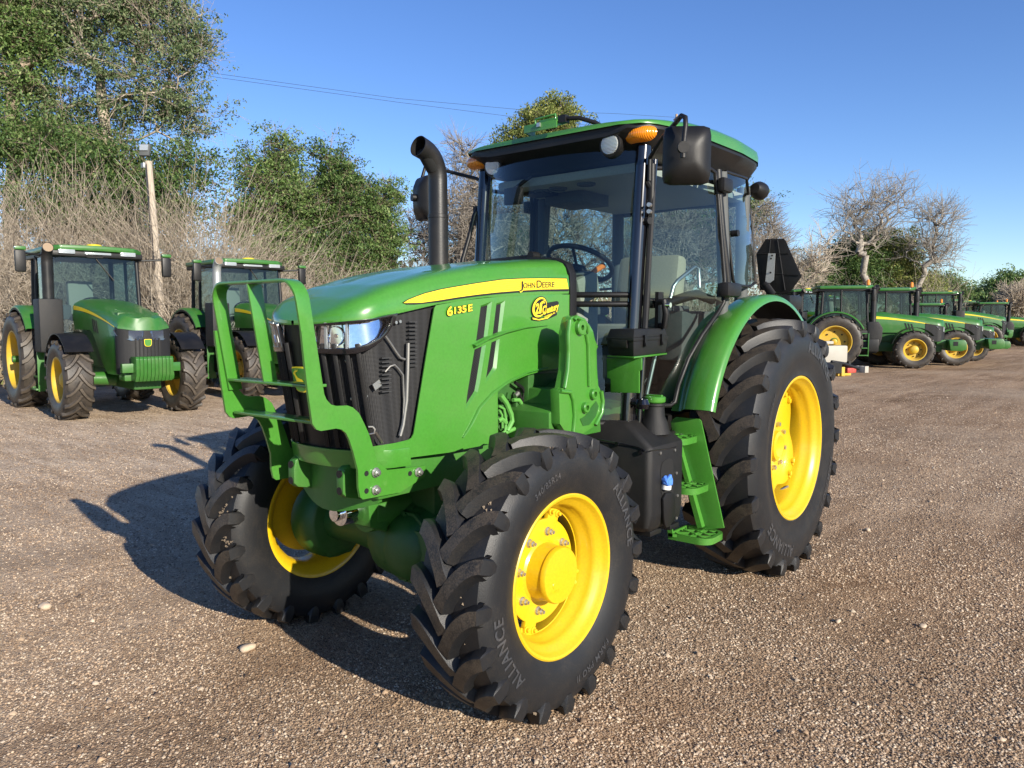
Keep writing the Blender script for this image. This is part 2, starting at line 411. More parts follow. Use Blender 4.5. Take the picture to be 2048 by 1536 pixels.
def ring_disc(mb, poly_r, y0, y1, n=96, rin=.05):
    # disc whose outer radius is a function of the angle
    vs = []
    for k in range(n):
        a = 2 * pi * k / n
        vs += [(rin * cos(a), y1, rin * sin(a)), (poly_r(a) * cos(a), y1, poly_r(a) * sin(a)), (poly_r(a) * cos(a), y0, poly_r(a) * sin(a)), (rin * cos(a), y0, rin * sin(a))]
    fs = [(k * 4 + j, ((k + 1) % n) * 4 + j, ((k + 1) % n) * 4 + (j + 1) % 4, k * 4 + (j + 1) % 4) for k in range(n) for j in range(4)]
    mb.add(vs, fs)
def rim_profile(rr, hw):
    o = [(hw, rr + .006), (hw + .004, rr), (hw + .001, rr - .010), (hw - .012, rr - .018), (hw - .030, rr - .026), (hw - .040, rr - .042), (hw - .062, rr - .050),
         (hw - .085, rr - .052), (hw - .100, rr - .066), (hw - .125, rr - .070), (hw * .1, rr - .074), (-hw * .55, rr - .066), (-hw + .03, rr - .045), (-hw + .01, rr - .020), (-hw, rr - .004)]
    back = [(-hw, rr + .006), (-hw + .02, rr - .014), (0, rr - .050), (hw - .05, rr - .02)]
    return o + back

T = empty('tractor', (0, 0, 0))
tag(T, 'large clean green and yellow tractor with front grille guard, parked alone in the foreground', 'tractor')
TEX = {}
def front_wheel(y, side):
    R, W, rr, hw = .590, .340, .330, .140
    wl = MB(); ring_disc(wl, lambda a: .215 + .012 * cos(8 * a) * 0 + (.052 if abs(((a - .35) % (pi / 2)) - pi / 4) > .62 else 0.0), .000, .022, 144, .06)
    o = wl.obj('wheel', M['yellow'], T, bevel=.003, loc=(2.4, y, .5625))
    o.rotation_euler = (0, 0, 0 if side > 0 else pi)
    tm = make_tyre(R, W, rr, hw, 20, .046, lw=.0245, flip=1 if side > 0 else -1)
    TY = tm.obj('tyre', [M['rubber'], M['rubber_top']], o, smooth=27)
    md = MB(); r2 = np.random.default_rng(3 + side)
    for k in range(46):
        a0, y0 = r2.uniform(0, 2 * pi), r2.uniform(-.13, .15)
        for q in range(9):
            a, yy, d = a0 + r2.normal(0, .025), y0 + r2.normal(0, .012), r2.uniform(.003, .010); rad = R - .046 + .001 - .02 * (abs(yy) / .17) ** 2
            md.add([((rad + h_) * cos(a + u_), yy + v_, (rad + h_) * sin(a + u_)) for u_, v_, h_ in ((d / rad * 1.4, 0, -.004), (-d / rad, d, -.004), (-d / rad * .6, -d, -.004), (0, 0, d * .9))], [(0, 1, 3), (1, 2, 3), (2, 0, 3)])
    tag(md.obj('mud', M['mud'], o, smooth=0), kind='stuff')
    if side > 0:
        prof = tyre_profile(R, W, rr, hw, .046); L = MB()
        tyre_text(L, prof, [('ALLIANCE', 2.55 - pi * .0, .455, .062, .002)] if False else [])
        for (s, a, r, sz, bd) in [('ALLIANCE', radians(205), .452, .066, .0015), ('ALLIANCE', radians(25), .452, .066, .0015), ('340/85R24', radians(112), .437, .036, .0005), ('FARM PRO II', radians(292), .440, .042, .0008)]:
            V, F = text_mesh(s, sz, bd, spacing=1.12); xm = (min(v[0] for v in V) + max(v[0] for v in V)) / 2
            out = []
            for (x, yy, _) in V:
                rad = r - sz * .3 + yy; an = a - (x - xm) / r
                an2 = pi - an       # seen from +y the x axis runs to the left
                out.append((rad * cos(an2), sidewall(prof, rad) + .003, rad * sin(an2)))
            L.mark().add(out, F)
        L.obj('tyre_lettering', M['rubber_letter'], o, smooth=0)
    rm = MB(); rm.lathe(rim_profile(rr, hw), 96, close=True); rm.obj('rim', M['yellow'], o, smooth=40)
    hb = MB()
    if side > 0:
        hb.lathe([(.022, .0), (.022, .128), (.030, .118), (.098, .112), (.100, .117), (.110, .117), (.120, .112), (.1205, .106), (.118, 0.0)], 48)
        hb.obj('hub', M['yellow'], o, smooth=40)
        e = MB(); e.lathe([(.117, 0), (.1225, .0), (.1225, .010), (.121, .012), (.117, .012)], 18, org=(.048, 0, -.03)); V, F = text_mesh('OIL LEVEL', .017, .0006, .0012)
        e.add([(-x + .088, 1*.1195 + z, yy - .062) for x, yy, z in V], F); e.obj('oil_level_plug', M['yellow'], o)
        st = MB()
        for k in range(8):
            st.mark(); a = 2 * pi * k / 8 + .2; c = (.163 * cos(a), .022, .163 * sin(a)); st.tube([c, (c[0], .028, c[2])], .018, 12); st.tube([(c[0], .028, c[2]), (c[0], .046, c[2])], .0135, 6); st.tube([(c[0], .046, c[2]), (c[0], .058, c[2])], .008, 8)
        st.obj('wheel_nut', M['steel'], o)
    else:
        hb.lathe([(.022, 0), (.03, .12), (.10, .1), (.105, .0)], 24); hb.obj('hub', M['yellow'], o)
    cl = MB()
    for k in range(4):
        for dd in (-.10, .10):
            cl.mark(); a = pi / 2 * k + .35 + dd; c = (.262 * cos(a), .0, .262 * sin(a))
            cl.cbox((.258 * cos(a), .0, .258 * sin(a)), (.034, .03, .05), Matrix.Rotation(-a, 3, 'Y'))
            cl.tube([(.243 * cos(a), .015, .243 * sin(a)), (.243 * cos(a), .028, .243 * sin(a))], .017, 6); cl.tube([(.243 * cos(a), .028, .243 * sin(a)), (.243 * cos(a), .040, .243 * sin(a))], .009, 8)
    cl.obj('rim_clamp', M['yellow'], o, bevel=.003)
    return o
front_wheel(.791, 1); front_wheel(-.791, -1)
def rear_wheel(y, side):
    R, W, rr, hw = .822, .455, .452, .205
    def pr(a):
        f = .5 + .5 * cos(4 * (a - .55)); return .275 + .118 * f ** .8
    wl = MB(); ring_disc(wl, pr, .035, .056, 160, .07)
    o = wl.obj('wheel', M['yellow'], T, bevel=.003, loc=(0, y, .7875)); o.rotation_euler = (0, 0, 0 if side > 0 else pi)
    tm = make_tyre(R, W, rr, hw, 20, .052, 72, lw=.031, flip=1 if side > 0 else -1); TY = tm.obj('tyre', [M['rubber'], M['rubber_top']], o, smooth=27)
    if side > 0:
        prof = tyre_profile(R, W, rr, hw, .052); L = MB()
        for (s, a, r, sz, bd) in [('ALLIANCE', radians(62), .640, .095, .003), ('ALLIANCE', radians(240), .640, .095, .003), ('460/85R34', radians(152), .60, .045, .0008), ('FARM PRO II', radians(330), .62, .06, .001)]:
            V, F = text_mesh(s, sz, bd, spacing=1.15); xm = (min(v[0] for v in V) + max(v[0] for v in V)) / 2; out = []
            for (x, yy, _) in V:
                rad = r - sz * .3 + yy; an = pi - (a - (x - xm) / r); out.append((rad * cos(an), sidewall(prof, rad) + .003, rad * sin(an)))
            L.mark().add(out, F)
        L.obj('tyre_lettering', M['rubber_letter'], o, smooth=0)
        st = MB()
        for k in range(8):
            st.mark(); a = 2 * pi * k / 8 + .2; c = (.14 * cos(a), .056, .14 * sin(a)); st.tube([c, (c[0], .080, c[2])], .015, 6)
        st.obj('wheel_nut', M['steel'], o)
        v = MB(); v.tube([(-.20, .03, -.33), (-.225, .075, -.30)], .008, 8); v.obj('valve_stem', M['steel'], o)
    rm = MB(); pf = rim_profile(rr, hw); rm.lathe(pf, 112, close=True); rm.obj('rim', M['yellow'], o, smooth=40)
    hb = MB(); hb.lathe([(.056, 0), (.09, .07), (.085, .095), (.056, .10)], 24); hb.obj('hub', M['yellow'], o)
    cl = MB()
    for k in range(4):
        for dd in (-.13, .13):
            cl.mark(); a = pi / 2 * k + .55 + dd
            cl.cbox((.372 * cos(a), .040, .372 * sin(a)), (.03, .05, .05), Matrix.Rotation(-a, 3, 'Y')); cl.tube([(.35 * cos(a), .056, .35 * sin(a)), (.35 * cos(a), .076, .35 * sin(a))], .017, 6)
    cl.obj('rim_clamp', M['yellow'], o, bevel=.003)
    return o
rear_wheel(.822, 1); rear_wheel(-.822, -1)

# ------------------------------------------------------------------ tractor: hood
def S0(x):
    if x >= 3.015: return 0.0
    if x > 2.8: return .315 * max(0.0, 1 - ((x - 2.8) / .215) ** 2.5) ** .5
    return float(np.interp(x, [1.1, 1.6, 2.2, 2.6, 2.8], [.42, .405, .385, .348, .315]))
def sst(a, b, x): 
    k = min(1, max(0, (x - a) / (b - a))); return k * k * (3 - 2 * k)
def SH(x, z):
    return S0(x + .17 * (1.59 - z) * sst(2.55, 2.95, x)) if x < 3.2 else 0.0
def SHp(x, z): return SH(x, z)
def seam_z(x): return float(np.interp(x, [1.6, 2.275, 2.546, 2.77, 2.9, 3.02], [1.732, 1.695, 1.660, 1.614, 1.590, 1.578]))
def crease_z(x): return float(np.interp(x, [1.6, 2.155, 2.5, 2.8, 2.95, 3.02], [1.826, 1.796, 1.748, 1.672, 1.618, 1.584]))
def top_z(x): return float(np.interp(x, [1.6, 1.9, 2.2, 2.5, 2.75, 2.9, 2.98, 3.02], [1.918, 1.898, 1.862, 1.810, 1.745, 1.682, 1.625, 1.588]))
mb = MB(); xs = list(np.linspace(1.638, 2.7, 20)) + [3.015 - .315 * (1 - s) ** 1.6 for s in np.linspace(.05, .995, 18)]
rows = []
for x in xs:
    wd = max(S0(x), .004); zs, zc, zt = seam_z(x), crease_z(x), top_z(x); rows_ = []
    half = [(max(wd - .010, wd * .6), zs - .004), (wd, zs), (wd * 1.004, zs * .5 + zc * .5), (wd * .992, zc - .004), (wd * .972, zc + .006), (wd * .945, zc + (zt - zc) * .42), (wd * .90, zc + (zt - zc) * .66), (wd * .80, zc + (zt - zc) * .83), (wd * .66, zc + (zt - zc) * .93), (wd * .5, zc + (zt - zc) * .90), (wd * .28, zc + (zt - zc) * .955), (0, zt)]
    rows.append([(x, y, z) for y, z in half] + [(x, -y, z) for y, z in half[-2::-1]])
W_ = len(rows[0]); mb.add([p for r in rows for p in r], [(i * W_ + j, i * W_ + j + 1, (i + 1) * W_ + j + 1, (i + 1) * W_ + j) for i in range(len(rows) - 1) for j in range(W_ - 1)])
HOOD = mb.obj('hood', M['green'], T, smooth=50)
# side panel with vents
panel = [(872, 610.5), (918, 602), (965, 596.5), (1043, 589.5), (1141, 589), (1145, 610), (1147.5, 640), (1149, 690), (1137, 732.5), (1088, 741), (1053, 751), (1030, 761), (1010, 772), (995.5, 784), (996, 864), (990, 887), (940, 896), (899, 905), (754, 924), (744.5, 893), (790, 886), (816, 880), (823, 876), (827.5, 867), (848, 740), (869, 615)]
ventS = [[(961, 615.6), (978, 610.3), (970.7, 674.5), (952, 682.7)], [(949, 699), (967, 691), (955.8, 762), (952, 782), (932.5, 813), (935.6, 786)],
         [(992.7, 611), (1005, 607.7), (998.9, 664), (985.7, 669)], [(983, 684), (996, 679), (989, 734), (985, 741), (971.6, 762)]]
ventL = [[(962, 609), (987, 599), (977, 671), (952, 682.7)], [(949, 699), (974, 688), (962, 764), (957, 786), (930, 822), (934, 790)],
         [(993, 605), (1013, 598), (1004, 661.5), (985, 670)], [(983, 685), (1001, 677), (995, 737), (989, 746), (970, 769)]]
def both(mb, name, mats, **k): return mb.obj(name, mats, T, mirror=True, **k)
mb = MB(); surf_sheet(mb, SH, panel, [[(l[0] * .7 + q[0] * .3, l[1] * .7 + q[1] * .3) for l, q in zip(lg, sm)] for lg, sm in zip(ventL, ventS)], step=14)
both(mb, 'side_panel', M['green'], smooth=40, solid=.006)
mb = MB(); mv = MB()
for sm, lg in zip(ventS, ventL):
    lg = [(l[0] * .7 + q[0] * .3, l[1] * .7 + q[1] * .3) if len(lg) == len(sm) else l for l, q in zip(lg, sm)] if len(lg) == len(sm) else lg
    mb.mark(); mv.mark(); a = [march(*q, SH) for q in lg]; b = [march(*q, SH) - np.array([0, .011, 0]) for q in sm]; n = len(a)
    mb.add(list(a) + list(b), [(i, (i + 1) % n, n + (i + 1) % n, n + i) for i in range(n)])
    mv.add([p + np.array([0, .001, 0]) for p in b], [tuple(range(n))])
both(mb, 'vent_frame', M['green'], smooth=20); both(mv, 'vent_screen', M['mesh_vent'], smooth=0)
# raised rib crossing the vents
mb = MB(); rib = [march(u, v, SH) + np.array([0, .004, 0]) for u, v in ((945, 692), (975, 676), (1010, 664), (1050, 655), (1094, 651))]
mb.tube(rib, [.022, .021, .017, .010, .003], 8, flat=.35, up=(0, 1, 0)); both(mb, 'panel_rib', M['green'], smooth=60)
mb = MB(); rib = [march(u, v, SH) + np.array([0, .002, 0]) for u, v in ((925, 875), (940, 851), (958, 815), (985, 785), (1018, 762), (1053, 745), (1095, 735))]
mb.tube(rib, [.006, .010, .012, .012, .012, .010, .005], 8, flat=.5, up=(0, 1, 0)); both(mb, 'panel_flange', M['green'], smooth=60)
# screens on both sides and front, one wrap around the nose
def plan_pts(off, n=40, xr=2.53):
    pts = []
    for i in range(n):
        s = i / (n - 1); x = xr + (3.015 - xr) * (1 - (1 - s) ** 2.2); pts.append((x, max(S0(x) - off, 0)))
    return pts + [(x, -y) for x, y in pts[-2::-1]]
def wrap(mb, off, z0, z1, nz=8, xr=2.53, n=40):
    pp = plan_pts(off, n, xr); m = len(pp)
    def fn(a, b):
        x, y = pp[int(round(a * (m - 1)))]; z = (z0(x) if callable(z0) else z0) * (1 - b) + (z1(x) if callable(z1) else z1) * b
        return (x - off * .6 * sst(2.8, 3.0, x) - .17 * (1.59 - z) * sst(2.55, 2.95, x), y, z)
    mb.grid(fn, m - 1, nz)
mb = MB(); wrap(mb, .026, 1.03, lambda x: seam_z(x) - .005)
mb.obj('grille_screen', M['mesh_dark'], T, smooth=60)
# things seen behind the screen: pipes and fin block lying just proud of it
mb = MB()
for a in ([(818, 686), (817, 740), (815, 800), (808, 850), (802, 872)], ):
    mb.tube([march(u, v, SH) - np.array([0, .006, 0]) for u, v in a], .0085, 8)
mb.tube([march(u, v, SH) - np.array([0, .006, 0]) for u, v in ((770, 668), (782, 685), (797, 708), (803, 716), (812, 719))], .005, 8)
mb.tube([march(u, v, SH) - np.array([0, .006, 0]) for u, v in ((772, 744), (782, 733), (791, 730), (799, 738), (808, 750), (810, 800), (808, 850))], .0045, 8)
mb.obj('coolant_pipe', M['steel_dark'], T)
mb = MB()
for i in range(12):
    mb.mark(); v = 644 + i * 8; p = march(828, v, SH) - np.array([0, .010, 0]); mb.cbox(p, (.045, .012, .004))
for i in range(9):
    mb.mark(); v = 716 + i * 8.4; p = march(775, v, SH) - np.array([0, .010, 0]); mb.cbox(p, (.05, .012, .005))
mb.obj('cooler_fin', M['fin_dark'], T)
mb = MB()
for u, v in ((795, 645), (803, 643), (696, 722), (735, 793), (707, 798)):
    mb.mark(); p = march(u, v, SH) - np.array([0, .012, 0]); mb.tube([p, p + np.array([0, .006, 0])], .007, 8)
mb.mark(); p = march(757, 770, SH) - np.array([0, .010, 0]); mb.cbox(p, (.04, .006, .028), Matrix.Rotation(.5, 3, 'Y'))
mb.obj('clip', M['steel'], T)
# latch
mb = MB(); l = [march(u, v, SH) + np.array([.004, .004, 0]) for u, v in ((737, 853), (746, 853), (750, 858), (749, 866), (739, 868))]
mb.tube(l, .004, 6); q0, q1 = march(748, 864, SH) + np.array([0, .006, 0]), march(762, 886, SH) + np.array([0, .006, 0])
mb.tube([q0, q1], .013, 4, flat=.25, up=(0, 1, 0)); mb.obj('hood_latch', M['steel'], T)
# slats in front
mb = MB()
for yc in (-.27, -.235, -.19, -.14, -.085, .085, .14, .19, .235, .27):
    xc = 3.015; mb.mark()
    for x in np.linspace(2.8, 3.015, 60):
        if S0(x) >= abs(yc): xc = x
    pts = [(xc - .17 * (1.59 - z) - .004, yc, z) for z in np.linspace(1.07, 1.50, 5)]
    mb.tube(pts, .013, 4, up=(0, 1, 0))
mb.obj('grille_slat', M['black'], T, bevel=.003, smooth=30)
mb = MB(); mb.grid(lambda a, b: ((lambda z, y: (3.015 - .17 * (1.59 - z) - .012 - 2.2 * (abs(y)) ** 2, y, z))(1.06 + b * .52, -.07 + a * .14)), 8, 10)
mb.obj('grille_center_strip', M['black'], T, solid=.01)
# headlights
lens_o = [(622, 648), (700, 641), (745, 636.5), (792, 626), (786, 643), (774, 664), (757, 684), (735, 699), (714, 706), (689, 707.5), (626, 704)]
lens_i = [(628, 652), (700, 646), (745, 640.5), (781, 632), (777, 648), (768, 661), (757, 674), (734, 688), (715, 694), (698, 696.5), (630, 696)]
mb = MB(); surf_sheet(mb, SH, lens_o, [lens_i], step=14, off=.015); both(mb, 'headlight_bezel', M['black_gloss'], solid=.02, bevel=.002)
mb = MB(); surf_sheet(mb, SH, lens_i, step=8, off=-.008); mb.v = [(x - .10 * (z - 1.50), y - .17 * (z - 1.50), z) for x, y, z in mb.v]
hb = both(mb, 'headlight', M['chrome'], smooth=50)
mb = MB(); surf_sheet(mb, SH, lens_i, step=16, off=.012); ob = mb.obj('lens', M['lens'], hb, mirror=True, smooth=60)
mb = MB()
for (u, v, r) in ((668, 672, .040), (640, 674, .034)):
    p = march(u, v, SH); e = 1e-3
    n = Vector((-(SH(p[0] + e, p[2]) - SH(p[0] - e, p[2])) / (2 * e), 1, 0)).normalized(); n = (n + Vector((.6, 0, 0))).normalized()
    for k, (dd, rr) in enumerate(((-.03, r * .3), (-.018, r * .75), (-.004, r))): pass
    c = Vector(p); mb.tube([c - n * .035, c - n * .022, c - n * .008], [r * .25, r * .7, r], 20, caps=False); mb.tube([c - n * .03, c - n * .012], .009, 10)
mb.obj('reflector_bowl', M['chrome'], hb, mirror=True)
mb = MB(); surf_sheet(mb, SH, [(649, 645), (653, 645), (655, 697), (651, 697)], step=20, off=.006); mb.mark(); surf_sheet(mb, SH, [(691, 643), (694, 643), (696, 697), (692, 697)], step=20, off=.006)
mb.obj('lamp_divider', M['galv'], hb, mirror=True, solid=.01)
# lower lip below the grille and the front of the hood
mb = MB(); wrap(mb, -.008, .985, 1.062, 3, 2.72); mb.obj('front_lip', M['green'], T, solid=.012, bevel=.003)
# emblem
def deer_pts(s, o):
    q = [(0, .34), (.06, .40), (.13, .45), (.15, .40), (.22, .36), (.30, .22), (.42, .12), (.60, .06), (.74, .04), (.84, -.06), (.92, -.26), (1.0, -.44), (.94, -.46), (.82, -.26), (.72, -.16), (.62, -.14), (.50, -.12), (.42, -.18), (.30, -.30), (.14, -.40), (.02, -.44), (.02, -.39), (.14, -.34), (.24, -.22), (.26, -.10), (.20, .04), (.16, .18), (.08, .26)]
    ant = [(.13, .44), (.24, .50), (.28, .62), (.30, .50), (.42, .52), (.50, .62), (.46, .48), (.32, .44), (.20, .38)]
    return [[((x - .5) * s + o[0], (y - .03) * s + o[1]) for x, y in l] for l in (q, ant)]
def emblem(parent, fn, size, mat=None):
    sh = smoothpoly([(-.42, .5), (.42, .5), (.5, .42), (.5, -.15), (.40, -.42), (.22, -.52), (-.22, -.52), (-.40, -.42), (-.5, -.15), (-.5, .42)], 1)
    out = []
    for nm, k, off, mt in (('emblem_border', 1.0, .004, M['decal_yellow']), ('emblem', .88, .008, M['green'])):
        mb = MB(); mb.add([fn(x * size * k, y * size * k, off) for x, y in sh], [tuple(range(len(sh)))]); out.append(mb.obj(nm, mt, parent, smooth=0, solid=.003))
    mb = MB()
    for pl in deer_pts(.72 * size, (0, 0)):
        V, F = tri2d(pl, (), .3 * size); mb.add([fn(x, y, .0095) for x, y in V], F)
    mb.obj('leaping_deer', M['decal_yellow'], parent, smooth=0)
emblem(T, lambda x, y, o: (3.015 - .17 * (1.59 - (1.35 + y)) + .006 + o - 1.2 * x * x, x, 1.35 + y), .105)
# stripes and lettering
def px_sheet(name, poly, mat, off, step=12, mirror=True):
    mb = MB(); surf_sheet(mb, SH, poly, step=step, off=off); return mb.obj(name, mat, T, mirror=mirror, smooth=60)
st_top = [(805, 606), (814, 600), (830, 593.5), (848, 587), (880, 579), (905, 574.5), (950, 567), (1002, 559.5), (1040, 557.5), (1080, 556.8), (1130.6, 557.5)]
st_bot = [(1134.5, 578), (1080, 579), (1034, 581.5), (990, 585), (950, 589.5), (910, 595), (877, 600.5), (840, 605.5)]
px_sheet('stripe_black_edge', [(u - 1.2, v - 1.4) for u, v in st_top[:1]] + [(u, v - 1.6) for u, v in st_top[1:-1]] + [(1131.5, 556)] + [(1136.2, 582)] + [(u, v + 3.2) for u, v in st_bot[1:-1]] + [(830, 608.5), (812, 608.5)], M['decal_black'], .006)  # black border around the yellow stripe, wider below
px_sheet('hood_stripe', st_top + st_bot, M['decal_yellow'], .008)
mb = MB()
for k in range(1, 6):
    mb.mark(); f = k / 6; line = []
    for i in range(13):
        u = 845 + (1131 - 845) * i / 12
        vt = np.interp(u, [q[0] for q in st_top], [q[1] for q in st_top]); vb = np.interp(u, [q[0] for q in st_bot[::-1]], [q[1] for q in st_bot[::-1]]); line.append((u, vt + (vb - vt) * f))
    surf_sheet(mb, SH, [(u, v - .45) for u, v in line] + [(u, v + .45) for u, v in line[::-1]], step=40, off=.0092)
mb.obj('stripe_pinline', simple('stripe_gold', (.62, .40, .01), .4), T, mirror=True, smooth=0)
def px_text(name, s, u0, v0, u1, v1, hpx, mat, off, bold=0.0, spacing=1.0, mirror=False, small=None, shear=0.0):
    # text whose baseline runs from pixel (u0, v0) to (u1, v1)
    V, F = text_mesh(s, 1.0, bold, 0, spacing); xa = min(v[0] for v in V); xb = max(v[0] for v in V); h = 0.72
    mb = MB(); out = []
    for x, y, _ in V:
        k = (x - xa) / (xb - xa); u = u0 + (u1 - u0) * k + y * shear; v = v0 + (v1 - v0) * k - y / h * hpx
        p = march(u, v, SH); out.append((p[0], p[1] + off, p[2]))
    mb.add(out, F); return mb.obj(name, mat, T, smooth=0)
for off, bd, mt, dv in ((.0095, .06, 'decal_yellow', 1.5), (.0105, .012, 'decal_black', 0)):
    nm = 'maker_name' if off > .01 else 'maker_name_outline'
    px_text(nm, 'J', 1036, 577.5 + dv, 1043, 577 + dv, 15, M[mt], off, bd); px_text(nm, 'OHN', 1043.5, 576.8 + dv, 1067, 575.8 + dv, 11, M[mt], off, bd)
    px_text(nm, 'D', 1070, 575.6 + dv, 1080.5, 575.2 + dv, 15, M[mt], off, bd); px_text(nm, 'EERE', 1081.5, 575.2 + dv, 1106, 574.6 + dv, 11, M[mt], off, bd)
for off, bd, mt in ((.007, .07, 'decal_black'), (.0085, .028, 'decal_yellow')):
    nm = 'model_number' if off > .008 else 'model_number_outline'
    px_text(nm, '6', 891.5, 631.5, 903, 630, 18, M[mt], off, bd); px_text(nm, '135', 906, 627.5, 930, 623.5, 13.5, M[mt], off, bd); px_text(nm, 'E', 933.5, 622.8, 942, 621.2, 13.5, M[mt], off, bd)
def px_ellipse(c, rx, ry, rot=0, n=28, a0=0, a1=2 * pi):
    return [(c[0] + rx * cos(a) * cos(rot) - ry * sin(a) * sin(rot), c[1] + rx * cos(a) * sin(rot) + ry * sin(a) * cos(rot)) for a in np.linspace(a0, a1, n, endpoint=(a1 - a0 < 6.2))]
DR = -.55
px_sheet('dealer_badge', px_ellipse((1077, 614.5), 15.2, 22.5, .30), M['decal_black'], .006, mirror=False)
px_sheet('dealer_badge', [(1061, 633), (1075, 637), (1092, 633), (1112, 622), (1112, 630), (1095, 638), (1076, 642), (1062, 640)], M['decal_black'], .006, mirror=False)
px_sheet('dealer_badge', [(1076, 612), (1090, 606), (1112, 602), (1115.5, 604), (1114.5, 622), (1086, 632), (1078, 630)], M['decal_black'], .0062, mirror=False)
px_sheet('dealer_ring', px_ellipse((1077, 614.5), 13.6, 20.6, .30), M['decal_yellow'], .0072, mirror=False)
px_sheet('dealer_ring_field', px_ellipse((1078.5, 614.2), 11.2, 16.8, .30), M['decal_black'], .0082, mirror=False)
px_sheet('dealer_swoosh', [(1062.5, 635), (1075, 638.5), (1092, 634.5), (1108, 624.5), (1093, 637), (1076, 640.6), (1064, 638.6)], M['decal_yellow'], .0072, mirror=False)
px_text('dealer_text', '2', 1066.5, 628.5, 1073.6, 626.5, 21, M['decal_yellow'], .0105, .03, shear=3); px_text('dealer_text', '1', 1074.6, 626.5, 1079.2, 625.5, 21, M['decal_yellow'], .0105, .03, shear=3)
px_text('dealer_text', 'st', 1079.5, 608, 1086.5, 606, 8, M['decal_yellow'], .0105, .03)
px_text('dealer_text', 'C', 1081.5, 629.5, 1089, 627, 17, M['decal_yellow'], .0105, .03)
px_text('dealer_text', 'entury', 1089.8, 626.5, 1114, 618, 13, M['decal_yellow'], .0105, .035, spacing=.95)
px_text('dealer_text', 'EQUIPMENT, INC', 1086, 635.5, 1107, 626.5, 3.2, M['decal_yellow'], .0105, .02)
# black gasket frame behind the hood
mb = MB(); mb.grid(lambda a, b: (lambda q, x: (x, q[0] * 1.012, q[1]))([(.395, 1.33), (.404, 1.5), (.406, 1.73), (.402, 1.83), (.375, 1.885), (.30, 1.917), (.15, 1.926), (0, 1.93), (-.15, 1.926), (-.30, 1.917), (-.375, 1.885), (-.402, 1.83), (-.406, 1.73), (-.404, 1.5), (-.395, 1.33)][int(round(b * 14))], 1.575 + .058 * a), 2, 14)
mb.obj('cowl_gasket', M['black'], T, solid=.018, bevel=.004)

# ------------------------------------------------------------------ tractor: chassis, axle, engine
mb = MB(); mb.box((1.2, .20, .855), (2.82, .287, 1.005)); mb.mark().box((1.2, -.287, .855), (2.82, -.20, 1.005)); mb.mark().box((2.65, -.2, .855), (2.82, .2, .98))
mb.obj('frame_rail', M['green_cast'], T, bevel=.008)
# curved front of the weight bracket with two lugs
mb = MB(); mb.grid(lambda a, b: ((2.80 + .055 * cos((a - .5) * pi)), -.262 + .524 * a, .835 + (.165 * b) - .06 * cos((a - .5) * pi) * (1 - b)), 12, 3)
mb.obj('weight_bracket', M['green_cast'], T, solid=.03)
for yy in (-.19, .145):
    mb = MB(); mb.prism([(2.80, yy, 1.005), (2.885, yy, 1.005), (2.915, yy, .985), (2.925, yy, .95), (2.925, yy, .885), (2.905, yy, .865), (2.80, yy, .84)], (0, .046, 0)); o = mb.obj('bracket_lug', M['green_cast'], T, bevel=.010)
    mb = MB()
    for zz in (.965, .895): mb.mark().tube([(2.920, yy + .023, zz), (2.928, yy + .023, zz)], .016, 16)
    mb.obj('bolt_hole_shade', M['black'], o)  # black discs stand in for the shade inside the lug holes
# axle with pivot, housing and planetary ends
mb = MB(); mb.tube([(2.42, -.62, .5625), (2.42, -.30, .585), (2.42, -.16, .60), (2.42, 0, .60), (2.42, .16, .60), (2.42, .30, .585), (2.42, .62, .5625)], [.095, .11, .135, .15, .14, .11, .09], 20)
mb.lathe([(-.17, .02), (-.165, .13), (-.08, .185), (.06, .20), (.13, .17), (.16, .03)], 24, org=(2.40, .02, .565))
mb.obj('front_axle', M['green_dark'], T, smooth=50)
mb = MB(); mb.lathe([(2.36, .12), (2.40, .165), (2.50, .165), (2.545, .15), (2.575, .125), (2.60, .07), (2.605, .0)], 10, org=(0, .13, .56), axis='x'); mb.lathe([(2.50, .172), (2.525, .172), (2.525, .0)], 10, org=(0, .13, .56), axis='x'); mb.cbox((2.47, .26, .55), (.18, .16, .22)); mb.obj('differential_housing', M['green_dark'], T, bevel=.006, smooth=40)
mb = MB()
for k in range(8): a = 2 * pi * k / 8; mb.mark().tube([(2.52, .13 + .150 * cos(a), .56 + .150 * sin(a)), (2.535, .13 + .150 * cos(a), .56 + .150 * sin(a))], .011, 6)
mb.obj('housing_bolt', M['green_dark'], T)
mb = MB(); mb.tube([(2.30, 0, .72), (2.66, 0, .735)], .10, 20); mb.prism([(2.56, -.09, .84), (2.715, -.09, .84), (2.70, -.09, .68), (2.60, -.09, .64)], (0, .18, 0)); mb.obj('axle_support', M['green_cast'], T, bevel=.01)
mb = MB(); mb.tube([(2.70, 0, .750), (2.80, 0, .750)], .056, 24); mb.tube([(2.80, 0, .750), (2.83, 0, .750)], .031, 20); mb.obj('pivot_pin', M['chrome'], T, bevel=.004)
for sd in (1, -1):
    mb = MB(); mb.lathe([(.47, .05), (.49, .18), (.53, .205), (.63, .205), (.67, .19), (.70, .13)], 28, org=(2.4, 0, .5625)); mb.prism([(2.32, .50, .76), (2.48, .50, .76), (2.52, .50, .70), (2.52, .50, .42), (2.47, .50, .37), (2.33, .50, .37), (2.29, .50, .42), (2.29, .50, .70)], (0, .085, 0))
    if sd < 0: mb.v = [(x, -y, z) for x, y, z in mb.v]
    mb.obj('steering_knuckle', M['green_dark'], T, bevel=.012)
mb = MB(); mb.tube([(2.22, -.42, .70), (2.22, .42, .70)], .022, 12); mb.tube([(2.22, -.2, .70), (2.22, .2, .70)], .036, 14); mb.obj('steering_cylinder', M['chrome'], T)
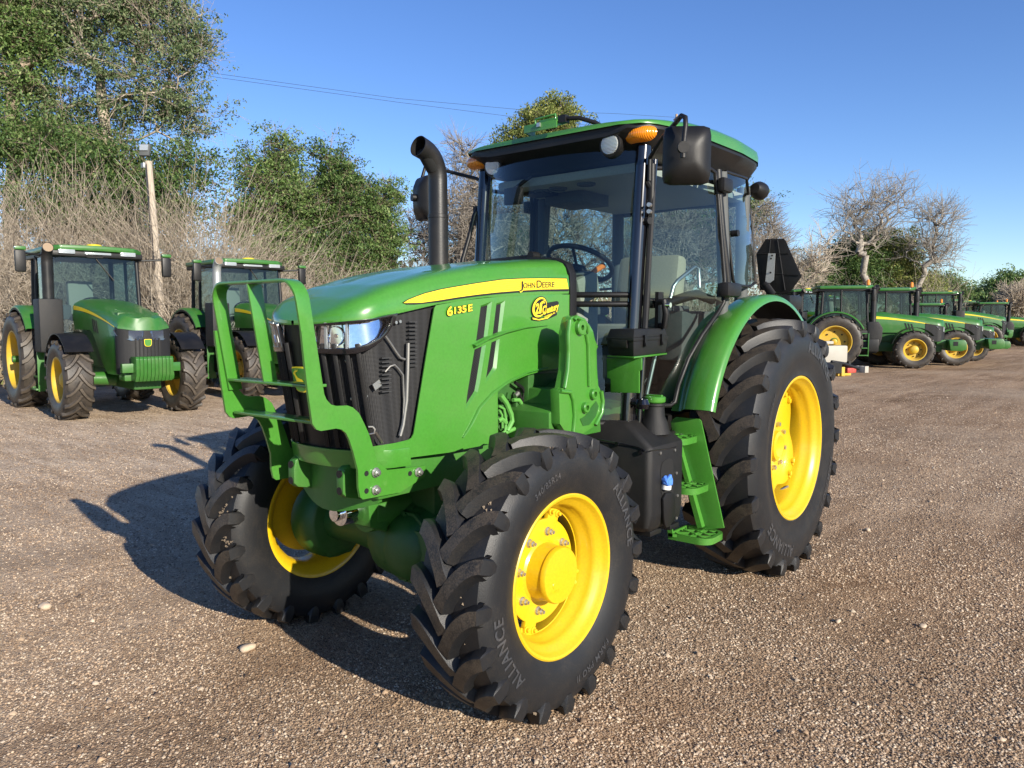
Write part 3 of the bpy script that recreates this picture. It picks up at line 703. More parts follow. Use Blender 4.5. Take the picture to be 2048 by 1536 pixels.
mb = MB(); mb.box((1.35, -.24, .62), (2.45, .24, 1.30)); mb.box((1.5, .20, 1.10), (2.1, .30, 1.34)); mb.box((.2, -.28, .55), (1.4, .28, 1.08)); mb.obj('engine_block', M['green_dark'], T, bevel=.02)
mb = MB(); mb.box((1.66, .29, 1.20), (1.93, .37, 1.33)); mb.box((1.80, .31, 1.12), (1.90, .385, 1.21)); mb.tube([(1.7, .31, 1.1), (1.76, .33, 1.12), (1.85, .33, 1.12)], .035, 10); mb.obj('engine_filter', M['green_dark'], T, bevel=.012)
mb = MB()
def eng(pts, r): mb.mark().tube([tuple(PY(u, v, .34)) for u, v in pts], r, 8)
eng([(1001, 790), (1012, 805), (1022, 828), (1024, 842), (1014, 862)], .013); eng([(997, 812), (1008, 818), (1012, 840), (1010, 862), (1000, 870)], .007); eng([(998, 820), (1004, 830), (1005, 856)], .006)
eng([(1010, 866), (1028, 858), (1044, 846), (1060, 838)], .010); eng([(1032, 850), (1040, 860), (1046, 866)], .016); eng([(996, 842), (1003, 838), (1012, 846)], .012); eng([(1026, 800), (1038, 800), (1046, 812)], .010)
mb.obj('fuel_line', simple('pale_green_line', (.10, .30, .06), .4), T)
mb = MB(); eng([(1030, 765), (1044, 775), (1052, 792), (1056, 812), (1052, 826)], .009); eng([(1048, 780), (1046, 800), (1053, 815)], .004); eng([(1052, 826), (1060, 838), (1066, 848)], .006); mb.obj('wiring_loom', M['black'], T)
mb = MB(); eng([(1058, 815), (1120, 811)], .013); eng([(1036, 780), (1046, 806)], .008); mb.obj('hydraulic_hose', M['black'], T)
mb = MB(); eng([(1030, 792), (1036, 786)], .012); eng([(1064, 812), (1072, 805)], .011); mb.obj('hose_fitting', M['steel'], T)
mb = MB(); mb.cbox(tuple(PY(1055, 816, .36)), (.03, .02, .03)); mb.obj('red_connector', M['redlens'], T, bevel=.005)
mb = MB()
for k in range(40):
    mb.mark(); u = 998 + rng.random() * 110; v = 790 + rng.random() * 75; p = PY(u, v, .27 + .05 * rng.random()); d = .02 + .05 * rng.random()
    mb.cbox(tuple(p), (d, d * .7, d * (.5 + rng.random())), Matrix.Rotation(rng.random() * 3, 3, 'Y'))
mb.obj('engine_casting', M['green_dark'], T, bevel=.006)
mb = MB(); mb.box((-.55, -.25, .5), (.35, .25, 1.05)); mb.tube([(0, -.62, .7875), (0, .62, .7875)], .13, 20); mb.obj('transmission', M['green_dark'], T, bevel=.02)

# grille guard
def guard_plate(side):
    y = .293
    out = [(592, 662), (596, 640), (604, 633), (612, 664), (621, 718), (631, 765), (640, 800), (651, 812), (668, 812), (695, 811), (712, 818), (726, 834), (740, 865), (752, 900), (760, 930), (768, 945), (768, 975), (740, 995), (726, 1000), (721, 996), (716, 985), (716, 945), (707, 900), (697, 873), (688, 861), (678, 857), (640, 862), (631, 860), (625, 850), (606, 740)]
    out = [(603, 664), (609, 664), (627, 664), (631, 690), (637, 730), (643, 765), (647, 785), (653, 799), (662, 809), (673, 812), (695, 811), (706, 815), (718, 826), (728, 846), (738, 868), (748, 900), (755, 925), (775, 940), (850, 932), (853, 940), (850, 953), (800, 985), (742, 996), (726, 999), (721, 995), (717, 975), (716, 940), (707, 905), (699, 880), (692, 866), (683, 859), (672, 857), (642, 862), (633, 859), (625, 848), (613, 760)]
    top = [(603, 664), (607, 661), (612, 664)]
    q = [PY(u, v, y + .012) for u, v in out]
    V, F = tri2d([(p[0], p[2]) for p in q], (), .06)
    mb = MB(); sg = side
    mb.add([(x, sg * (y + .012), z) for x, z in V], F); o = mb.obj('guard_plate', M['green'], T, solid=.012, smooth=30)
    return o
guard_plate(1)
guard_plate(-1)
# arched flat bar, cross bars, upright
gx0, gx1 = 3.135, 3.212
def xbar(z, a): return (2.982 + (z - 1.19) * .18) + (.16 if a else .0)
def bar_prof(pts, wid0, thick, name):
    mb = MB(); n = len(pts); V = []
    for i, p in enumerate(pts):
        p = np.array(p, float); t = np.array(pts[min(i + 1, n - 1)], float) - np.array(pts[max(i - 1, 0)], float); nr = np.array([0, -t[2], t[1]]); nr /= np.linalg.norm(nr) + 1e-9
        wd = wid0[i]
        for sx, sn in ((0, -1), (1, -1), (1, 1), (0, 1)): V.append((p[0] - wd * sx, p[1] + nr[1] * thick / 2 * sn, p[2] + nr[2] * thick / 2 * sn))
    F = [(i * 4 + k, i * 4 + (k + 1) % 4, (i + 1) * 4 + (k + 1) % 4, (i + 1) * 4 + k) for i in range(n - 1) for k in range(4)] + [(0, 1, 2, 3), tuple((n - 1) * 4 + k for k in range(4))]
    mb.add(V, F); return mb.obj(name, M['green'], T, bevel=.002, smooth=30)
yb, zt, rr = .284, 1.742, .075
arch = [(yb, 1.30), (yb, 1.45), (yb, 1.60)] + [(yb - rr + rr * cos(a), zt - rr + rr * sin(a)) for a in np.linspace(0, pi / 2, 7)] 
arch = arch + [(-y, z) for y, z in arch[::-1]]
def fx(z): return 3.122 + (z - 1.19) * .16
bar_prof([(fx(z), y, z) for y, z in arch], [.060] * len(arch), .011, 'guard_arch')
bar_prof([(fx(1.345), yb - .006, 1.345), (fx(1.345), -yb + .006, 1.345)], [.085] * 2, .011, 'guard_crossbar')
bar_prof([(fx(1.205), yb - .006, 1.205), (fx(1.205), -yb + .006, 1.205)], [.085] * 2, .011, 'guard_crossbar')
bar_prof([(fx(1.35), -.015, 1.35), (fx(1.55), -.015, 1.55), (fx(1.735), -.015, 1.735)], [.062] * 3, .011, 'guard_upright')
for sd in (1, -1):
    mb = MB(); mh = MB()
    for u, v in ((751, 945), (751, 980), (836, 944)):
        mb.mark(); p = PY(u, v, .307); mb.tube([p, p + np.array([0, .005, 0])], .021, 14); mb.tube([p + np.array([0, .005, 0]), p + np.array([0, .017, 0])], .0165, 6); mb.tube([p + np.array([0, .017, 0]), p + np.array([0, .026, 0])], .009, 8)
    for u, v in ((733, 947), (733, 982), (820, 947)):
        p = PY(u, v, .306); mh.mark().tube([p, p + np.array([0, .0012, 0])], .011, 14)
    if sd < 0:
        for q in (mb, mh): q.v = [(x, -y, z) for x, y, z in q.v]
    mb.obj('guard_bolt', M['steel'], T, bevel=.001); mh.obj('bolt_hole_shade', M['soot_and_hole_shade'], T)  # holes are flat black discs, their inner shade given as colour

# loader mounting bracket
mb = MB(); bx = .600
bo = [(1140, 641), (1143, 634), (1152, 631), (1165, 636), (1178, 648), (1186, 662), (1190, 680), (1196, 693), (1193, 700), (1194, 735), (1196, 770), (1200, 778), (1204, 800), (1204, 820), (1198, 838), (1185, 855), (1165, 868), (1145, 866), (1128, 860), (1120, 848), (1118, 780), (1127, 776), (1134, 740), (1136, 700), (1135, 665)]
q = [PY(u, v, bx) for u, v in bo]; hole = [PY(u, v, bx) for u, v in px_ellipse((1158, 655), 4.5, 6.5, 0, 12)]
V, F = tri2d([(p[0], p[2]) for p in q], [[(p[0], p[2]) for p in hole]], .05); mb.add([(x, bx, z) for x, z in V], F)
BR = mb.obj('loader_bracket', M['green'], T, solid=.05, bevel=.006, bang=50)
mb = MB(); mb.prism([PY(u, v, bx - .05) for u, v in ((1118, 780), (1134, 776), (1136, 800), (1130, 830), (1126, 866), (1105, 866), (1108, 840), (1116, 812))], (0, -.22, 0)); mb.prism([(1.55, .29, 1.02), (2.0, .29, 1.02), (2.0, .29, 1.16), (1.7, .29, 1.3), (1.58, .29, 1.3)], (0, .26, 0)); mb.obj('bracket_rib', M['green_cast'], BR, bevel=.008)
mb = MB()
for (u, v), r in (((1184, 788), .026), ((1168, 815), .026), ((1158, 655), .036)):
    mb.mark(); p = PY(u, v, bx); mb.lathe([(0, r), (.018, r), (.022, r - .004), (.022, .013), (0, .013)], 22, org=tuple(p))
mb.obj('bracket_boss', M['green'], BR)
mb = MB()
for pts in ([(1139, 640), (1136, 668), (1137, 700), (1135, 740), (1129, 776)], [(1172, 668), (1176, 690), (1177, 735), (1178, 772)], [(1120, 782), (1140, 784), (1146, 800), (1149, 830), (1146, 864)], [(1202, 782), (1205, 802), (1203, 825), (1190, 850)], [(1148, 640), (1152, 634), (1166, 640), (1174, 652), (1176, 664)]):
    mb.mark().tube([PY(u, v, bx + .004) for u, v in pts], .013, 8, flat=.8, up=(0, 1, 0))
mb.obj('bracket_edge', M['green'], BR, smooth=60)
mb = MB(); pk = [PY(u, v, bx + .0015) for u, v in ((1160, 838), (1170, 832), (1182, 815), (1192, 802), (1197, 812), (1192, 832), (1178, 850), (1166, 852))]; mb.prism(pk, (0, .001, 0)); mb.obj('bracket_pocket_shade', M['green_dark'], BR)  # shade of the hollow painted as a flat darker green patch
# toolbox shelf
mb = MB(); sz = 1.405
A_ = PZ(1214, 714, sz); B_ = PZ(1268, 717, sz); C_ = PZ(1334, 709, sz); D_ = A_ + (C_ - B_)
mb.prism([A_, B_, C_, D_], (0, 0, .009)); mb.obj('toolbox_shelf', M['green'], T, bevel=.002)
mb = MB(); xs_ = B_[0] - .10
pts = [PX(u, v, xs_) for u, v in ((1213, 716), (1283, 716), (1283, 740), (1278, 742), (1278, 786), (1221, 785), (1221, 758), (1214, 756))]; mb.prism(pts, (-.010, 0, 0)); mb.obj('shelf_bracket', M['green'], T, bevel=.002)

# fuel tank and steps
mb = MB(); tx0, tx1, ty0, ty1 = 1.10, 1.475, .36, .795
def tank_ring(z, gx, gy, gi=0):
    r = .035; pts = []
    for cx, cy, a0 in ((tx1 - gx - r, ty1 - gy - r, 0), (tx0 + r, ty1 - gy - r, pi / 2)):
        for k in range(5): a = a0 + pi / 2 * k / 4; pts.append((cx + r * cos(a), cy + r * sin(a), z))
    return pts + [(tx0, ty0, z), (tx1 - gx, ty0, z)]
rings = [tank_ring(.50, .045, .04), tank_ring(.53, .012, .012), tank_ring(.60, 0, 0), tank_ring(.78, 0, 0), tank_ring(.935, 0, 0), tank_ring(.95, .004, .004), tank_ring(1.045, .06, .16), tank_ring(1.06, .08, .19)]
n = len(rings[0]); mb.add([p for r in rings for p in r], [(i * n + k, i * n + (k + 1) % n, (i + 1) * n + (k + 1) % n, (i + 1) * n + k) for i in range(len(rings) - 1) for k in range(n)] + [tuple(range(n))[::-1], tuple(range((len(rings) - 1) * n, len(rings) * n))])
TK = mb.obj('fuel_tank', M['black_rough'], T, smooth=40)
nk = P(1310, 850, 2, 1.06); nk = np.array([1.22, .675, 1.02])
mb = MB(); mb.lathe([(-.03, .085), (.03, .070), (.06, .056), (.115, .052), (.12, .058), (.132, .058), (.133, .0)], 28, org=tuple(nk), axis='z'); mb.obj('filler_neck', M['black_rough'], TK)
mb = MB(); mb.lathe([(.134, .052), (.140, .059), (.162, .059), (.168, .054), (.169, .0)], 12, org=tuple(nk), axis='z'); mb.cbox((nk[0], nk[1], nk[2] + .172), (.02, .09, .010)); mb.obj('filler_cap', M['green'], TK, bevel=.003)
mb = MB(); ln = [PX(u, v, tx1 + .003) for u, v in ((1184, 876), (1225, 884), (1270, 893), (1280, 896), (1290, 902))]; mb.tube(ln, .0035, 6); mb.mark(); lnb = [PY(u, v, ty1 + .001) for u, v in ((1300, 902), (1335, 898), (1352, 894))]; mb.tube(lnb, .003, 6); mb.obj('tank_seam', M['black_gloss'], TK)
mb = MB()
for u, v in ((1235, 888), (1282, 905), (1190, 880)): p = PX(u, v, tx1 + .002); mb.mark().tube([p, p + np.array([.008, 0, 0])], .012, 10)
mb.obj('tank_screw', M['black_gloss'], TK)
mb = MB()
for u, v in ((1320, 906), (1349, 900), (1352, 946), (1354, 991), (1352, 1036)): p = PY(u, v, ty1 + .001); mb.mark().tube([p, p + np.array([0, .006, 0])], .008, 8)
mb.obj('panel_rivet', M['steel'], TK)
mb = MB(); pk = smoothpoly([tuple(PY(u, v, ty1 + .002)[[0, 2]]) for u, v in ((1321, 930), (1332, 918), (1344, 916), (1347, 930), (1347, 985), (1345, 1000), (1330, 1000), (1321, 985))], 2); mb.prism([(x, ty1 + .0015, z) for x, z in pk], (0, .001, 0)); mb.obj('side_pocket_shade', M['soot_and_hole_shade'], TK)  # shade of the recess painted as a flat black sheet
mb = MB(); pk = smoothpoly([tuple(PY(u, v, ty1 + .003)[[0, 2]]) for u, v in ((1322, 986), (1345, 983), (1347, 1010), (1343, 1040), (1334, 1054), (1326, 1054), (1323, 1030))], 1); mb.prism([(x, ty1 + .002, z) for x, z in pk], (0, .016, 0)); mb.obj('pocket_pouch', M['black'], TK, bevel=.006)
p = PY(1331, 966, ty1 + .012); mb = MB(); mb.tube([p, p + np.array([.004, .012, .012]), p + np.array([.006, .02, .03])], [.028, .034, .026], 7); mb.cbox(p + np.array([.006, .02, .02]), (.06, .014, .03), Matrix.Rotation(.5, 3, 'Y')); mb.obj('blue_bottle_cap', M['blue'], TK, bevel=.004)
mb = MB(); mb.tube([p + np.array([0, .004, -.03]), p + np.array([0, .006, -.005])], .026, 14); mb.obj('bottle_neck', M['white'], TK)
mb = MB(); mb.box((1.28, .5, .472), (1.40, .76, .50)); mb.mark().box((1.14, .60, .478), (1.24, .79, .505)); mb.obj('tank_strap', M['black'], TK, bevel=.004)
mb = MB(); xp = .862
pl = [PX(u, v, xp) for u, v in ((1341, 842), (1352, 834), (1398, 838), (1402, 842), (1448, 1056), (1400, 1060), (1345, 870))]; mb.prism(pl, (-.010, 0, 0)); LD = mb.obj('ladder', M['green'], T, bevel=.002)
mb = MB(); mb.prism([(1.09, .62, .95), (1.09, .65, .95), (1.09, .73, .40), (1.09, .70, .40)], (-.010, 0, 0)); mb.mark().prism([PX(u, v, .90) for u, v in ((1345, 868), (1352, 868), (1404, 1055), (1395, 1058))], (-.04, 0, 0)); mb.obj('ladder_stringer', M['green'], LD)
def tread(z, ya, yb_):
    mb = MB(); x0, x1 = .855, 1.09; r = .07; t = .035
    out = [(x0, ya), (x1, ya), (x1, yb_ - r)] + [(x1 - r + r * cos(a), yb_ - r + r * sin(a)) for a in np.linspace(.2, pi / 2, 6)] + [(x0 + r - r * sin(a), yb_ - r + r * cos(a)) for a in np.linspace(0, pi / 2, 6)]
    inn = [(x0 + (x - x0) * .88 + .014, ya + (y - ya) * .86 + .01) for x, y in out]
    n = len(out); mb.add([(x, y, z) for x, y in out] + [(x, y, z) for x, y in inn] + [(x, y, z - t) for x, y in out] + [(x, y, z - t) for x, y in inn],
        [(i, (i + 1) % n, n + (i + 1) % n, n + i) for i in range(n)] + [(2 * n + i, 2 * n + (i + 1) % n, 3 * n + (i + 1) % n, 3 * n + i) for i in range(n)] + [(i, (i + 1) % n, 2 * n + (i + 1) % n, 2 * n + i) for i in range(n)] + [(n + i, n + (i + 1) % n, 3 * n + (i + 1) % n, 3 * n + i) for i in range(n)])
    for k in range(6):
        xx = x0 + .03 + k * .033; mb.cbox((xx, (ya + yb_) / 2, z - .008), (.006, (yb_ - ya) * .84, .016), Matrix.Rotation(.5 if k % 2 else -.5, 3, 'Z'))
    mb.cbox(((x0 + x1) / 2, (ya + yb_) / 2, z - .006), (.2, .008, .012))
    mb.obj('step_tread', M['green'], LD)
tread(.945, .60, .775); tread(.680, .65, .85); tread(.418, .70, .94)

# ------------------------------------------------------------------ tractor: cab
def YC(x, z):
    return float(np.interp(x, [-.36, -.30, -.2, -.05, .1, .3, .5, .7, .9, 1.1, 1.2, 1.32], [.44, .53, .605, .66, .69, .71, .715, .70, .67, .61, .575, .50])) + float(np.interp(z, [.95, 1.3, 1.75, 2.1, 2.5], [-.05, -.01, .022, .0, -.03]))
def XA(z): return 1.17 + .09 * (2.5 - z)
def WS(y, z, off=0.0):       # windscreen bulges forward
    k = y / .565; return XA(z) + (.20 + .05 * (2.5 - z)) * (1 - abs(k) ** 2.4) + off
def cpx(u, v): return march(u, v, YC, 3.0, 8.0)
def both_o(mb, name, mat, **k): return mb.obj(name, mat, T, mirror=True, **k)
door = [(1302, 336), (1298, 420), (1296, 600), (1287, 700), (1278, 812), (1340, 811), (1350, 804), (1357, 770), (1377, 717), (1404, 670), (1436, 625), (1447, 606), (1449, 560), (1436, 395), (1430, 345), (1420, 338)]
quarter = [(1451, 343), (1493, 357), (1498, 400), (1505, 470), (1511, 565), (1500, 573), (1470, 571), (1466, 560), (1456, 470)]
mb = MB(); surf_sheet(mb, YC, door, step=28, t0=3); DOOR = both_o(mb, 'door_glass', M['glass'], smooth=60)
mb = MB(); surf_sheet(mb, YC, quarter, step=20, t0=3); both_o(mb, 'quarter_glass', M['glass'], smooth=60)
mb = MB()
for poly, r in ((door, .013), (quarter, .010)):
    pts = [cpx(u, v) for u, v in refine(poly, 20)]; mb.mark().tube(pts + [pts[0]], r, 8, caps=False, up=(0, 1, 0))
both_o(mb, 'window_frame', M['black'], smooth=60)
# A pillars, B posts, rear posts
mb = MB(); mb.tube([(XA(z) + .005, .562, z) for z in np.linspace(.94, 2.52, 12)], .047, 16, flat=.85); mb.mark().tube([(XA(z) - .03, .612, z) for z in np.linspace(1.0, 2.45, 12)], .016, 10)
both_o(mb, 'front_pillar', M['black_gloss'], smooth=60)
mb = MB(); mb.tube([(XA(z) - .01 + .0, .622, z) for z in np.linspace(1.55, 2.28, 9)] + [(XA(2.32) + .02, .60, 2.33)], .017, 8); mb.obj('grab_hose', M['black'], T)
mb = MB(); bp_ = [cpx(u, v) + np.array([0, -.01, 0]) for u, v in ((1438, 340), (1441, 400), (1447, 470), (1455, 540), (1459, 580))]; mb.tube(bp_, .026, 10, up=(0, 1, 0)); both_o(mb, 'middle_post', M['black'], smooth=60)
mb = MB(); mb.tube([(-.30, .50, z) for z in (1.1, 1.75, 2.5)], .045, 10); mb.mark().tube([(-.33, .50, 2.42), (-.33, 0, 2.44)], .04, 8); mb.mark().tube([(-.33, .50, 1.45), (-.33, 0, 1.45)], .04, 8); mb.mark().tube([(.45, .66, 1.2), (.43, .70, 1.8), (.42, .66, 2.48)], .04, 8); both_o(mb, 'rear_pillar', M['cabgrey'], smooth=60)
mb = MB(); mb.grid(lambda a, b: (-.33 - .04 * (1 - (2 * a - 1) ** 2), -.48 + .96 * a, 1.48 + .94 * b), 8, 2); mb.obj('rear_glass', M['glass'], T, smooth=60)
# windscreen, upper and lower, with cross bar
mb = MB(); mb.grid(lambda a, b: (lambda y, z: (WS(y, z), y, z))(-.55 + 1.10 * a, 1.73 + .77 * b), 30, 8); mb.obj('windscreen', M['glass'], T, smooth=60)
mb = MB(); mb.grid(lambda a, b: (lambda y, z: (WS(y, z), y, z))(-.55 + 1.10 * a, 1.05 + .63 * b), 30, 6); mb.obj('lower_windscreen', M['glass'], T, smooth=60)
mb = MB()
for zb in (1.73, 1.68): mb.mark().tube([(WS(y, zb, .004), y, zb) for y in np.linspace(-.55, .55, 25)], .016, 8)
mb.mark().tube([(WS(y, 1.04), y, 1.04) for y in np.linspace(-.55, .55, 25)], .02, 8)
for sd in (1, -1): mb.mark().tube([(WS(.545, z), sd * .545, z) for z in np.linspace(1.05, 2.48, 8)], .012, 8)
mb.obj('windscreen_frame', M['black'], T, smooth=60)
# door handle, hinges
def blk(name, u, v, dep, size, mat, bev=.02, up=.0, surf=cpx):
    p = surf(u, v); mb = MB(); mb.cbox(p + np.array([0, dep, up]), size); return both_o(mb, name, mat, bevel=bev)
for (u, v, hsz) in ((1440, 372, (.13, .05, .085)), (1449, 580, (.20, .07, .085))):
    p = cpx(u, v); mb = MB(); mb.cbox(p + np.array([0, .035, 0]), hsz); both_o(mb, 'door_hinge', M['black'], bevel=.022)
p = cpx(1466, 467); mb = MB(); mb.tube([p + np.array([-.0, -.01, 0]), p + np.array([0, .035, 0])], .020, 12); both_o(mb, 'window_catch', M['black'])
mb = MB(); a_, b_ = cpx(1309, 604), cpx(1309, 652); mb.tube([a_ + np.array([-.03, .0, .0]), a_ + np.array([0, .06, 0]), (a_ + b_) / 2 + np.array([0, .07, 0]), b_ + np.array([0, .06, 0]), b_ + np.array([-.03, 0, 0])], .019, 10); mb.cbox((a_ + b_) / 2 + np.array([-.03, .012, .02]), (.06, .02, .20)); both_o(mb, 'door_handle', M['black'], smooth=50)
p = cpx(1308, 618); mb = MB(); mb.tube([p + np.array([0, .07, .02]), p + np.array([0, .10, .02])], .014, 12); mb.obj('door_lock', M['chrome'], T)
mb = MB(); mb.tube([cpx(1306, 790) - np.array([0, .04, 0]), cpx(1325, 705) - np.array([0, .04, 0]), cpx(1363, 572) - np.array([0, .05, 0]), cpx(1372, 560) - np.array([0, .05, 0]), cpx(1412, 533) - np.array([0, .07, 0]), cpx(1420, 536) - np.array([0, .07, 0]), cpx(1421, 575) - np.array([0, .07, 0])], .011, 10); mb.obj('grab_rail', M['steel'], T, smooth=60)
mb = MB(); mb.tube([cpx(u, v) - np.array([0, .05, 0]) for u, v in ((1296, 596), (1310, 606), (1350, 606), (1385, 594), (1410, 588), (1440, 600))], .028, 8); mb.obj('door_inner_rail', M['black'], T, smooth=60)
# cab floor, sill
mb = MB(); mb.box((.1, -.52, .90), (1.34, .52, 1.03)); mb.box((.85, .40, .86), (1.36, .62, .96)); mb.box((.85, -.62, .86), (1.36, -.40, .96)); mb.box((-.34, -.5, .95), (.3, .5, 1.42)); mb.obj('cab_floor', M['black'], T, bevel=.02)
mb = MB(); p = P(1271, 812, 1, .60); mb.cbox((XA(.98) + .005, .618, .985), (.05, .004, .03)); mb.obj('pillar_label', M['white'], T)
mb = MB(); p = PY(1285, 808, .66); mb.lathe([(-.03, 0), (-.025, .03), (0, .04), (.025, .03), (.03, 0)], 14, org=tuple(p), axis='z'); mb.tube([p, p + np.array([0, -.06, 0])], .015, 8); mb.obj('door_latch', M['black_gloss'], T)

# roof: green shell on a black underside
def roof_w(x):   # half width of the roof plan
    return float(np.interp(x, [-.42, -.38, -.30, -.15, .2, .8, 1.1, 1.22, 1.30, 1.335], [.40, .52, .60, .66, .70, .705, .69, .66, .60, .50]))
def roof_front(y): return 1.335 - .13 * abs(y / .7) ** 3.0
mb = MB(); rows = []
for i, s in enumerate(np.linspace(0, 1, 34)):
    x0 = -.42 + 1.755 * (s - .10 * sin(2 * pi * s) / (2 * pi) * 2)
    wd = roof_w(x0); crown = .115 * (1 - ((x0 - .42) / .95) ** 4) * 1.0; crown = max(crown, .012); zb = 2.625 + .02 * (.4 - x0) * .5
    sec = [(1.0, .0), (1.002, .022), (.985, .052), (.94, .072), (.85, .084), (.68, .092), (.4, .098), (0, .10)]
    half = []
    for yk, hk in sec:
        t = hk / .10; edge = min(1.0, (x0 + .42) / .16 + .12, (1.335 - x0) / .62 + .30); h = hk * edge * (.86 + .42 * min(1, max(0, (1.0 - x0) * 2.0)))
        half.append((x0, wd * yk, zb + h))
    rows.append(half + [(x, -y, z) for x, y, z in half[-2::-1]])
W_ = len(rows[0]); mb.add([p for r in rows for p in r], [(i * W_ + j, i * W_ + j + 1, (i + 1) * W_ + j + 1, (i + 1) * W_ + j) for i in range(len(rows) - 1) for j in range(W_ - 1)] + [tuple(range(W_)), tuple(range((len(rows) - 1) * W_, len(rows) * W_))])
mb.obj('roof', M['green'], T, smooth=45)
mb = MB(); rows = []
for x0 in np.linspace(-.40, 1.318, 24):
    wd = roof_w(x0); zb = 2.625 + .01 * (.4 - x0); tp = min(1.0, min((x0 + .40), (1.318 - x0)) / .25 + .3)
    half = [(x0, wd * .985, zb + .005), (x0, wd * .985, zb - .02), (x0 - .0, wd * .93, zb - .05 * tp - .015), (x0, wd * .88, zb - .12 * tp), (x0, .45 * min(1, wd / .6), zb - .155 * tp), (x0, 0, zb - .16 * tp)]
    rows.append(half + [(x, -y, z) for x, y, z in half[-2::-1]])
W_ = len(rows[0]); mb.add([p for r in rows for p in r], [(i * W_ + j, i * W_ + j + 1, (i + 1) * W_ + j + 1, (i + 1) * W_ + j) for i in range(len(rows) - 1) for j in range(W_ - 1)] + [tuple(range(W_)), tuple(range((len(rows) - 1) * W_, len(rows) * W_))])
mb.obj('roof_underside', M['black'], T, smooth=40)
mb = MB(); mb.box((-.28, -.52, 2.40), (1.12, .52, 2.462)); HL = mb.obj('headliner', M['headliner'], T, bevel=.03)
mb = MB()
for (x, y) in ((1.0, -.13), (1.02, .09), (.98, -.26)):
    mb.mark().lathe([(0, .055), (-.012, .055), (-.015, .045), (-.006, .042), (-.012, .014), (-.012, 0)], 20, org=(x, y, 2.40), axis='z')
mb.mark().box((.55, -.34, 2.33), (.85, -.05, 2.41)); mb.obj('air_vent', M['cabgrey'], HL, bevel=.003)
mb = MB(); mb.cbox((.93, -.33, 2.392), (.16, .18, .02)); mb.obj('radio_panel', M['black'], HL)
# lamps
def lamp(u, v, y, r, d, nm='work_light'):
    c = Vector(PY(u, v, y)); n = Vector(d).normalized(); mb = MB()
    mb.tube([c - n * .085, c - n * .06, c - n * .02, c + n * .003], [r * .55, r * .92, r, r], 28); o = mb.obj(nm, M['black'], T, bevel=.004, smooth=50)
    mb = MB(); mb.tube([c + n * .003, c + n * .010, c + n * .014], [r * .80, r * .78, r * .55], 28); mb.obj('lens', M['lamp'], o, smooth=60)
    mb = MB(); mb.tube([c - n * .045, c - n * .05 + Vector((0, 0, r + .05))], .010, 8); mb.obj('lamp_bracket', M['black'], o)
lamp(1220, 289, .425, .066, (1, -.03, -.06)); lamp(986, 332, -.425, .066, (1, .05, -.06))
for sd in (1, -1):
    c = Vector((-.36, .56 * sd, 2.50)); n = Vector((-1, 0, -.1)); mb = MB(); mb.tube([c - n * .01, c + n * .05, c + n * .10], [.035, .06, .062], 24); mb.obj('rear_work_light', M['black'], T, bevel=.004)
for sd in (1, -1):
    mb = MB(); rows = []
    cx, cy, cz = 1.275, .600, 2.572
    for i in range(13):
        a = -1.35 + 2.7 * i / 12; k = sqrt(max(0, 1 - (abs(i - 6) / 6.3) ** 4))
        px_, py_ = cx - .10 + .10 * cos(a * .62 + .18), cy + .105 * sin(a * .62 + .18)
        px_, py_ = 1.165 + .125 * cos(a * .75), cy - .055 + .125 * sin(a * .75) + .02
        rows.append([(px_ - .045 * abs(sin(b)) ** 3 * cos(a), py_ - .045 * abs(sin(b)) ** 3 * sin(a), cz + .044 * (.8 + .2 * k) * sin(b)) for b in np.linspace(-pi / 2, pi / 2, 9)])
    mb.add([q for r in rows for q in r], [(i * 9 + j, i * 9 + j + 1, (i + 1) * 9 + j + 1, (i + 1) * 9 + j) for i in range(12) for j in range(8)])
    if sd < 0: mb.v = [(x, -y, z) for x, y, z in mb.v]
    mb.obj('turn_signal', M['amber'], T, smooth=60, solid=.012)
# antenna bracket at the roof front with cable
mb = MB(); c = np.array([1.30, .02, 2.665]); mb.prism([(1.27, -.11, 2.64), (1.36, -.11, 2.655), (1.36, -.11, 2.69), (1.27, -.11, 2.70)], (0, .012, 0)); mb.box((1.27, -.11, 2.69), (1.36, .12, 2.698)); mb.box((1.355, -.11, 2.655), (1.362, .12, 2.698)); mb.box((1.27, -.06, 2.698), (1.285, .10, 2.735)); mb.tube([(1.33, -.05, 2.70), (1.33, -.05, 2.73), (1.33, .09, 2.735), (1.33, .09, 2.70)], .007, 8); mb.obj('antenna_bracket', M['green'], T, bevel=.002)
mb = MB(); mb.cbox((1.33, .145, 2.70), (.04, .05, .04)); mb.tube([(1.33, .17, 2.70), (1.33, .25, 2.69), (1.31, .34, 2.655), (1.28, .40, 2.615)], .012, 10); mb.obj('antenna_cable', M['black'], T, smooth=60)
mb = MB(); mb.cbox((1.368, .0, 2.685), (.012, .022, .022)); mb.obj('bracket_catch', M['steel'], T)
for (u, v) in ((1277, 243), (1316, 241)):
    p = PX(u, v, .55); mb = MB(); mb.cbox((.55, p[1], 2.745), (.04, .04, .05)); mb.obj('roof_fitting', M['white'], T, bevel=.003)
